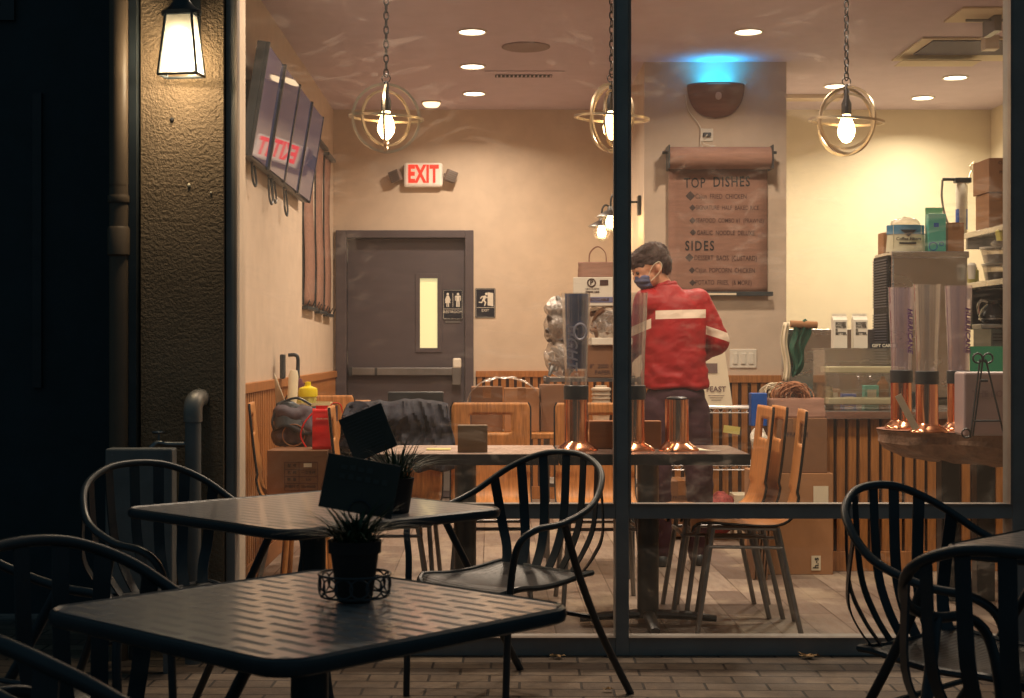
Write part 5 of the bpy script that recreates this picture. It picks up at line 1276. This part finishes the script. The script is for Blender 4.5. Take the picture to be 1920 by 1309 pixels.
blob_bag((X(1052, 8.1), 8.14, zk0), (.085, .10, .10), 'bottom clear bag of cutlery left of the blue tower', M['film'], 31, inner=M['dsteel'])
blob_bag((X(1046, 8.1), 8.12, zk0+.17), (.085, .10, .085), 'middle clear bag stacked left of the blue tower', M['film'], 33, inner=pm('dark_goods', S(70, 58, 52), .5))
blob_bag((X(1050, 8.1), 8.14, zk0+.315), (.08, .09, .055), 'top clear bag left of the blue tower', M['film'], 35, inner=M['dsteel'])
wb = thing('printed_carton', 'white printed cup carton on top of the rack', 'box', (X(1125, 8.1), 8.15, Z(634, 8.05)+.172), R(-8))
obj('box_body', MB().bx(-.135, .10, -.10, .10, 0, .155), M['white'], wb, bevel=.003)
tx = MB(); merge_text(tx, 'P', .034, Matrix.Translation((-.035, -.102, .125)) @ FACE, bold=.001).torus((-.035, -.101, .125), .021, .004, 'y', 20, 5).bx(.01, .055, -.1025, -.1005, .11, .14)
merge_text(tx, 'NEW PLASTIC', .012, Matrix.Translation((-.03, -.102, .092)) @ FACE); merge_text(tx, 'DRINK LIDS', .014, Matrix.Translation((-.03, -.102, .075)) @ FACE, bold=.0005)
merge_text(tx, 'RECYCLABLE', .02, Matrix.Translation((-.0, -.1035, .033)) @ FACE, bold=.0008)
obj('box_print', tx, M['ink2'], wb)
obj('blue_stripe', MB().bx(-.06, .099, -.1022, -.1005, .018, .048), pm('blue_grey_print', S(110, 112, 150), .6), wb)
paper_bag((X(1122, 8.1), 8.15, Z(634, 8.05)+.328), .21, .10, .085, 'brown paper carrier bag on top of the white carton', M['kraft'], R(-6), True)
t = thing('cup_stack', 'stack of foam cups with flat lids behind the copper tower', 'cups', (X(1127, 7.7), 7.7, .742))
ft = MB()
for k in range(7): ft.lathe([(.036, .02*k), (.045, .02*k+.09), (.049, .02*k+.092), (.049, .02*k+.098)], (0, 0, 0), 20, cap=False)
obj('cup', ft, M['cup'], t, True); obj('lid', MB().lathe([(.052, .216), (.052, .226), (.03, .232), (.03, .24), (.001, .241)], (0, 0, 0), 20), M['cup'], t, True)
bt = thing('back_table', 'plain brown side table under the cups and boxes', 'table', (X(1040, 7.8), 7.9, 0))
obj('tabletop', MB().bx(X(875, 7.7), X(1190, 7.7), 7.55, 7.95, .715, .742), M['ply'], bt, world=True, bevel=.003)
for px in (885, 1180):
    for y in (7.6, 7.9): obj('leg', MB().cyl((X(px, 7.7), y, 0), (X(px, 7.7), y, .715), .018, n=12), M['black'], bt, world=True)
cbox(X(1013, 7.75), X(1062, 7.75), 7.72, 7.92, .7425, Z(722, 7.75), 'tall dark carton standing beside the copper tower', M['card2'], tape=False)
cbox(X(945, 7.8), X(1010, 7.8), 7.70, 7.92, .7425, Z(728, 7.8), 'open brown carton with a folded-back flap', M['card'])
fl = cbox(X(884, 7.85), X(942, 7.85), 7.72, 7.92, .7425, Z(725, 7.85), 'carton wrapped in clear plastic film', M['card2'])
mb = MB()
def wrapf(u, v):
    a = math.pi*u; x = X(875, 7.75)+(X(1015, 7.75)-X(875, 7.75))*(.5-.5*math.cos(a)); z = .745+(Z(709, 7.75)-.745)*math.sin(a)**.45
    return (x+.01*noise.noise(Vector((u*9, v*7, 0))), 7.66+.30*v+.012*noise.noise(Vector((u*13, v*9, 1))), z+.012*noise.noise(Vector((u*15, v*5, 4))))
mb.sheet(wrapf, 40, 12); obj('film_wrap', mb, M['film'], fl, world=True)

# ================================================================== LEFT CORNER CLUTTER (on the chair against the wall)
bxz = .695
lb = thing('cardboard_box', 'cardboard box printed with a Chinese table, by the left wall', 'box', (X(560, 7.0), 7.12, .475), R(-3))
obj('box_body', MB().bx(-.142, .142, -.13, .13, 0, .22), M['card2'], lb, bevel=.003)
gr_ = MB()
for zz in (.165, .130, .098, .066, .034): gr_.bx(-.058, .098, -.1315, -.1302, zz-.001, zz+.001)
for xx in (-.058, .010, .098): gr_.bx(xx-.001, xx+.001, -.1315, -.1302, .034, .165)
obj('printed_grid', gr_, M['ink2'], lb)
tx = MB()
for i, (a, b_) in enumerate((('\u578b  \u53f7', ''), ('\u540d  \u79f0', '\u4e00\u6b21\u6027\u676f'), ('\u6570  \u91cf', '500'), ('\u5916\u7bb1\u5c3a\u5bf8', '50x40x30'))):
    for s, x in ((a, -.024), (b_, .054)):
        if s: merge_text(tx, s, .017, Matrix.Translation((x, -.1305, .148-i*.0325)) @ FACE, ext=.0004)
obj('printed_characters', tx, M['ink'], lb)
obj('white_sticker', MB().bx(.032, .07, -.132, -.1302, .142, .160), M['paper'], lb)
tagit(obj('mailing_tube', MB().lathe([(.052, 0), (.055, 0), (.055, .30), (.052, .30), (.052, .005)], (0, 0, 0), 30, M=Matrix.Rotation(R(-72), 4, 'Z') @ Matrix.Rotation(R(86), 4, 'Y') , cap=False), M['card'], None, True), 'open brown cardboard tube lying on the printed box', 'tube')
mt_ = bpy.data.objects['mailing_tube']; mt_.location = (X(538, 6.98), 7.22, bxz+.058); mt_.rotation_euler = (0, 0, R(172))
rbg = thing('red_bag', 'bright red carrier bag on the printed box', 'bag', (X(603, 7.05), 7.08, bxz+.002), R(4))
obj('bag_body', MB().sheet(lambda u, v: ((abs(((u*4) % 4)-2)-1)*.048*(1+.05*noise.noise(Vector((u*4, v*5, 1)))) if False else (.045*math.copysign(min(1, abs(1.4*math.cos(2*math.pi*u))), math.cos(2*math.pi*u))), .035*math.copysign(min(1, abs(1.4*math.sin(2*math.pi*u))), math.sin(2*math.pi*u))*(1-.4*v)+.006*noise.noise(Vector((u*7, v*6, 3))), .19*v), 32, 12), M['red'], rbg, True, solid=.002)
obj('handle', MB().tube(catmull([(-.045, -.02, .17), (-.085, -.03, .12), (-.10, -.03, .06), (-.075, -.03, .01)], 6), .004, n=6).tube(catmull([(.02, .0, .18), (.05, .0, .215), (.085, 0, .21), (.095, 0, .17)], 6), .003, n=6).bx(-.03, .03, -.005, .005, .188, .205), M['red'], rbg, True)
tx = MB(); merge_text(tx, 'thank you', .014, Matrix.Translation((.0, -.037, .145)) @ FACE); obj('bag_print', tx, M['paper'], rbg)
gb = MB().limb((-.07, 0, .05), (-.06, 0, .16), .05, .05).limb((.06, 0, .04), (.05, .0, .15), .05, .045).limb((-.06, 0, .16), (.05, 0, .15), .05, .045).limb((-.05, .0, .03), (.05, 0, .03), .04, .04)
gmesh = remeshed(gb, .011, 3, lambda c, n: .018*noise.noise(c*14)+.006*noise.noise(c*40))
gg = thing('shoulder_bag', 'slumped grey and black shoulder bag behind the cardboard tube', 'bag', (X(555, 7.25), 7.28, bxz+.002)); obj_mesh('bag_body', gmesh, M['bagcloth'], gg)
obj('bag_flap', MB().sheet(lambda u, v: (-.10+.2*u, -.058-.012*math.sin(u*5)+.05*v, .075+.02*math.sin(u*6)+.13*v), 14, 8), M['black'], gg, True, solid=.006)
obj('strap', MB().tube(catmull([(-.09, -.03, .04), (-.115, -.03, .12), (-.08, -.02, .20), (-.0, -.02, .235), (.07, 0, .2)], 8), .006, n=6), M['black'], gg, True)
st2 = thing('stool', 'plain wooden stool hidden beneath the cleaning caddy', 'stool', (X(575, 7.65), 7.68, 0))
obj('stool_top', MB().lathe([(.15, .56), (.15, .585), (.001, .586)], (0, 0, 0), 24), M['ply'], st2, True)
for k in range(4):
    a = R(45+90*k); obj('leg', MB().tube([(.10*math.cos(a), .10*math.sin(a), .56), (.15*math.cos(a), .15*math.sin(a), 0)], .014, n=10), M['ply'], st2, True)
cd = thing('storage_tub', 'pale storage tub holding bottles and papers in the left corner', 'tub', (X(575, 7.65), 7.68, .587))
obj('tub_body', MB().lathe([(.10, 0), (.125, .29), (.13, .295), (.13, .31), (.12, .31), (.12, .29)], (0, 0, 0), 28, cap=False).lathe([(.001, .20), (.118, .20)], (0, 0, 0), 20, cap=False), pm('beige_tub', S(206, 186, 140), .5), cd, True)
yb = thing('yellow_canister', 'bright yellow capped canister standing in the tub', 'canister', (X(577, 7.62), 7.63, .79))
obj('canister_body', MB().lathe([(.040, 0), (.042, .13), (.045, .14)], (0, 0, 0), 26), M['pale'], yb, True)
obj('cap', MB().lathe([(.049, .138), (.050, .165), (.046, .18), (.020, .19), (.016, .192), (.015, .212), (.001, .214)], (0, 0, 0), 26), M['yellow'], yb, True)
wro = thing('paper_roll', 'white paper roll standing upright left of the yellow canister', 'paper roll', (X(541, 7.62), 7.72, .79)); 
obj('roll', MB().tube([(0, 0, 0), (.012, 0, .24), (.014, 0, .27)], [.026, .026, .018], n=20), M['paper'], wro, True)
tagit(obj('paper_sheets', MB().sheet(lambda u, v: (X(521, 7.7)+.075*u*(1-.3*v), 7.62-.03*v+.01*math.sin(v*5), .80+.25*v-.14*u*v), 6, 10), M['paper'], world=True, smooth=True, solid=.002), 'curling white paper sheets left of the roll', 'papers')
en = MB()
for k, (dx, hh) in enumerate(((0, .11), (.03, .125), (.05, .135))): en.bx(-.006, .006, -.03, .03, 0, hh, Matrix.Translation((X(556, 7.6)+dx*.7, 7.6+.01*k, .80)) @ Matrix.Rotation(R(10+6*k), 4, 'Y') @ Matrix.Rotation(R(30), 4, 'Z'))
tagit(obj('envelope_bundle', en, M['pale'], world=True), 'cream envelopes fanned between the roll and canister', 'envelopes')
blob_bag((X(556, 7.72), 7.80, .90), (.03, .03, .06), 'dark red flower-like bundle beside the paper roll', pm('dark_red_cloth', S(92, 46, 56), .8, var=.4), 41, name='cloth_bundle', cat='cloth')
cbox(X(640, 8.3), X(690, 8.3), 8.3, 8.5, .0, .88, 'tall narrow cream carton right of the corner chair', M['card'])

# ================================================================== PERSON
pe = thing('person', 'person in red jacket and face mask, back turned, working behind the table', 'person', (.95, 8.0, 0))
DPN = 8.0
def Q(px, py, dy=0): v = P(px, py, DPN); return Vector((v.x-.95, dy, v.z))
body = MB()
hc = Q(1219, 503, -.02)                                         # head centre
neck = Q(1248, 541, .03)
# head: skull, jaw, nose, ear; face towards -X and down
Hm = Matrix.Translation(hc) @ Matrix.Rotation(R(12), 4, 'Z') @ Matrix.Rotation(R(-24), 4, 'Y')
def hball(p, r): body.ball(Hm @ Vector(p), r, 20, 14, M=Matrix.Rotation(R(12), 3, 'Z') @ Matrix.Rotation(R(-24), 3, 'Y'))
hball((.012, 0, .028), (.095, .074, .085)); hball((-.030, 0, -.035), (.058, .055, .062)); hball((-.058, 0, -.068), (.030, .030, .028)); hball((-.055, 0, .015), (.042, .055, .055))
hball((-.098, 0, -.018), (.018, .012, .020)); hball((-.085, 0, .006), (.012, .010, .025))
for s in (-1, 1): hball((-.082, s*.028, -.022), (.014, .018, .014)); hball((.018, s*.074, -.012), (.018, .010, .030)); hball((.018, s*.079, -.005), (.012, .010, .018)); hball((-.088, s*.028, .020), (.010, .020, .006))
hball((-.085, 0, -.052), (.014, .020, .007)); hball((-.084, 0, -.064), (.013, .018, .007))
body.limb(hc+Vector((.03, .02, -.04)), neck+Vector((.01, .02, -.04)), .054, .062)
# torso
hip = Q(1267, 745, .02); chest = Q(1262, 600, .02)
for z_, r_ in ((-.0, (.155, .105, .16)),): body.ball(chest, r_, 20, 14)
body.ball(Q(1264, 665, .02), (.135, .10, .16), 20, 14); body.ball(hip, (.15, .115, .12), 20, 14)
shl = Q(1213, 566, -.02); shr = Q(1310, 566, .04)
body.limb(shl, shr, .058, .058)
elr = Q(1348, 640, .06); wrr = Q(1322, 668, .24)
ell = Q(1196, 645, .10); wrl = Q(1180, 672, .34)
for a, b_, c in ((shl, ell, wrl), (shr, elr, wrr)):
    body.limb(a, b_, .052, .042); body.limb(b_, c, .042, .030)
    d_ = (c-b_).normalized(); side = d_.cross(Vector((0, 0, 1))).normalized()
    palm = c+d_*.055; body.ball(c+d_*.04, (.036, .045, .020), 14, 9); body.ball(palm, (.034, .035, .018), 14, 9)
    for k in range(4):
        o = palm+side*(.027-.018*k)+d_*.02; L = (.062, .072, .068, .052)[k]
        k1 = o+d_*L*.5+Vector((0, 0, -.008)); k2 = k1+d_*L*.28+Vector((0, 0, -.018)); body.limb(o, k1, .0095, .0088, 10); body.limb(k1, k2, .0088, .0075, 10)
    sg = 1 if c is wrl else -1
    th0 = c+d_*.025+side*.028*sg; body.limb(th0, th0+side*.03*sg+d_*.03+Vector((0, 0, -.01)), .012, .010, 10)
# legs
hl = Q(1232, 770, .0); hr = Q(1298, 770, .03)
knl = Q(1232, 900, -.03); knr = Q(1312, 905, .0); anl = Vector((-.03, .06, .09)); anr = Vector((.18, .10, .09))
for a, b_, c in ((hl, knl, anl), (hr, knr, anr)):
    body.limb(a, b_, .082, .056); body.limb(b_, c, .055, .036); body.limb(c, c+Vector((.0, .14, -.045)), .036, .030); body.ball(c+Vector((0, -.02, -.05)), .034)
skin = pm('skin', S(214, 158, 128), .5, var=.06, nscale=12, bump=.08, bscale=200)
skin.node_tree.nodes['Principled BSDF'].inputs['Subsurface Weight'].default_value = .08
bm2 = remeshed(body, .0075, 4); obj_mesh('body', bm2, skin, pe)
# trousers
tr_ = MB().ball(hip+Vector((0, 0, .0)), (.162, .128, .12), 20, 14)
for a, b_, c in ((hl, knl, anl), (hr, knr, anr)):
    tr_.limb(a, b_, .098, .074); tr_.limb(b_, c+Vector((0, 0, -.03)), .074, .060)
trm = remeshed(tr_, .011, 6, lambda c, n: .006*noise.noise(Vector((c.x*9, c.y*9, c.z*16)))+.004*noise.noise(c*30))
obj_mesh('trousers', trm, pm('dark_maroon_trousers', S(62, 34, 44), .85, var=.25, nscale=12, bump=.3, bscale=120), pe)
sh = MB()
for c in (anl, anr): sh.limb(c+Vector((0, -.03, -.055)), c+Vector((0, .17, -.062)), .042, .036); sh.limb(c, c+Vector((0, .02, -.05)), .045, .045)
shm = remeshed(sh, .010, 4); obj_mesh('shoes', shm, M['black'], pe)
# jacket
jk = MB(); rows = []; NR = 40
for pxc, pyc, rx, ry in ((1247, 536, .070, .065), (1250, 552, .105, .085), (1256, 568, .150, .100), (1261, 590, .168, .112), (1263, 620, .170, .118), (1264, 655, .166, .117), (1265, 690, .168, .120), (1266, 727, .174, .124), (1266, 728, .150, .105)):
    c_ = Q(pxc, pyc, .02); rows += [c_+Vector((rx*math.copysign(abs(math.cos(2*math.pi*k/NR))**.9, math.cos(2*math.pi*k/NR)), ry*math.copysign(abs(math.sin(2*math.pi*k/NR))**.9, math.sin(2*math.pi*k/NR)), 0)) for k in range(NR)]
jk.add(rows, [(i*NR+k, (i+1)*NR+k, (i+1)*NR+(k+1) % NR, i*NR+(k+1) % NR) for i in range(8) for k in range(NR)]+[tuple(range(NR)), tuple(8*NR+k for k in reversed(range(NR)))])
jk.limb(shl+Vector((.01, 0, -.008)), shr+Vector((-.01, 0, -.008)), .072, .072)
jk.limb(shl, ell, .070, .060); jk.limb(ell, wrl, .060, .044); jk.limb(shr, elr, .072, .064); jk.limb(elr, wrr, .064, .046)
jk.limb(Q(1245, 558, .03), Q(1240, 541, .02), .074, .062)
jk.v = [(x, y, max(z, Z(727, DPN)+.004*math.sin(x*30))) for x, y, z in jk.v]
def folds(c, n):
    rg_ = lambda p: (1-2*abs(noise.noise(p)))
    fine = .0024*rg_(Vector((c.x*9+c.z*7, c.y*8, c.z*15-c.x*5)))+.0012*rg_(Vector((c.x*22-c.z*9, c.y*20, c.z*34)))
    w_ = fine+.0045*rg_(Vector((c.x*5+c.z*3, c.y*5, c.z*9-c.x*7+4)))+.003*noise.noise(Vector((c.x*14, c.y*12, c.z*26)))
    low = max(0, min(1, (1.22-c.z)/.2)); return w_*(.8+1.0*low)+.0022*low*math.sin(c.z*80+c.x*30+5*noise.noise(c*6))
jm2 = remeshed(jk, .0065, 7, folds)
JT = NT('red_jacket_with_white_bands'); tc = JT.t.nodes.new('ShaderNodeTexCoord'); sp = JT.t.nodes.new('ShaderNodeSeparateXYZ'); JT.l(tc.outputs['Object'], sp.inputs[0])
x_, yv, z_ = sp.outputs
def band(v, lo, hi): return JT.math('MULTIPLY', JT.math('GREATER_THAN', v, lo), JT.math('LESS_THAN', v, hi))
zt_ = JT.math('ADD', z_, JT.math('MULTIPLY', x_, -.03))
tb1 = JT.math('MULTIPLY', band(zt_, Z(599, DPN), Z(583, DPN)), band(x_, Q(1226, 0).x, Q(1322, 0).x))
zs_ = JT.math('ADD', z_, JT.math('MULTIPLY', x_, .32))
xr_ = Q(1325, 0).x
tb2 = JT.math('MULTIPLY', band(zs_, Z(628, DPN)+.32*xr_, Z(612, DPN)+.32*xr_), JT.math('GREATER_THAN', x_, xr_-.006))
zl_ = JT.math('ADD', z_, JT.math('MULTIPLY', x_, -.45)); xl_ = Q(1214, 0).x
tb3 = JT.math('MULTIPLY', band(zl_, Z(618, DPN)-.45*xl_, Z(600, DPN)-.45*xl_), JT.math('LESS_THAN', x_, xl_+.012))
mk = JT.math('MAXIMUM', tb1, JT.math('MAXIMUM', tb2, tb3))
nz = JT.noise(tc.outputs['Object'], 14, 4)
redc = JT.mix(JT.ramp(nz, .3, .7), S(146, 12, 18), S(172, 18, 22)); JT.l(JT.mix(mk, redc, S(232, 212, 192)), JT.b.inputs['Base Color'])
JT.b.inputs['Roughness'].default_value = .55; JT.bump(JT.noise(tc.outputs['Object'], 30, 4), .25, .006)
obj_mesh('jacket', jm2, JT.m, pe)
col_ = MB().torus(Q(1243, 538, .03), .064, .020, 'z', 30, 8, M=Matrix.Rotation(R(-12), 3, 'Y')); obj('collar', col_, pm('dark_red_collar', S(150, 20, 26), .7), pe, True)
# hair: cap over the skull, cut away at face and ears
hr_ = MB(); r3 = Matrix.Rotation(R(12), 3, 'Z') @ Matrix.Rotation(R(-24), 3, 'Y')
hb2 = lambda p, r: hr_.ball(Hm @ Vector(p), r, 20, 14, M=r3)
hb2((.020, 0, .050), (.106, .083, .080)); hb2((.060, 0, .010), (.062, .074, .072)); hb2((-.045, 0, .068), (.058, .066, .042)); hb2((-.082, .0, .052), (.028, .05, .026)); hb2((.075, 0, -.028), (.035, .055, .045)); hb2((.02, -.05, .10), (.05, .03, .028))
hm = remeshed(hr_, .006, 1, lambda c, n: .008*noise.noise(Vector((c.x*26, c.y*40, c.z*26)))+.006*noise.noise(Vector((c.x*60, c.y*80, c.z*60))))
obj_mesh('hair', hm, pm('dark_brown_hair', S(66, 46, 42), .5, var=.5, nscale=40, stretch=(1, 1, 5), bump=.8, bscale=120, bdist=.006), pe)
st_ = MB(); hr2 = random.Random(4)
for k in range(700):
    v = hm.vertices[hr2.randrange(len(hm.vertices))]; c = v.co.copy(); n_ = v.normal.copy()
    if n_.dot(Vector((0, 0, -1))) > .55: continue
    d_ = Vector((-.5-.3*hr2.random(), hr2.uniform(-.3, .3), -.35)) if c.x < hc.x+.02 else Vector((.25, hr2.uniform(-.3, .3), -.9))
    d_ = (d_-n_*d_.dot(n_)).normalized(); sd = n_.cross(d_).normalized(); L_ = hr2.uniform(.018, .040)
    a = c-n_*.001; pts = []
    for i in range(4):
        q = i/3; p = a+d_*L_*q+n_*(.004*math.sin(q*2.4)+.002*hr2.random()); wd = sd*(.0016*(1-q)+.0002); pts += [p-wd, p+wd]
    st_.add(pts, [(0, 1, 3, 2), (2, 3, 5, 4), (4, 5, 7, 6)])
hm_o = bpy.data.objects['hair']; obj('hair_strand_layer', st_, hm.materials[0], hm_o)
mk_ = MB()
mkb = lambda p, r: mk_.ball(Hm @ Vector(p), r, 20, 14, M=r3)
mkb((-.062, 0, -.040), (.050, .058, .040)); mkb((-.060, 0, -.070), (.042, .046, .030)); mkb((-.095, 0, -.026), (.018, .018, .022))
mm = remeshed(mk_, .006, 4, lambda c, n: .002*math.sin(c.z*260)); obj_mesh('face_mask', mm, pm('blue_grey_mask', S(92, 96, 128), .8, var=.1, bump=.2, bscale=150), pe)
obj('ear_loop', MB().tube(catmull([Hm @ Vector(q) for q in ((-.045, -.058, -.028), (-.01, -.078, .01), (.028, -.088, .018), (.034, -.086, -.01), (.0, -.076, -.040), (-.045, -.056, -.06))], 6), .0018, n=6), M['paper'], pe, True)
for s in (-1, 1):
    ey = obj('eye', MB().ball(Hm @ Vector((-.086, s*.030, .004)), .0105, 14, 10), pm('eye_dark', S(70, 52, 46), .3), pe, True)
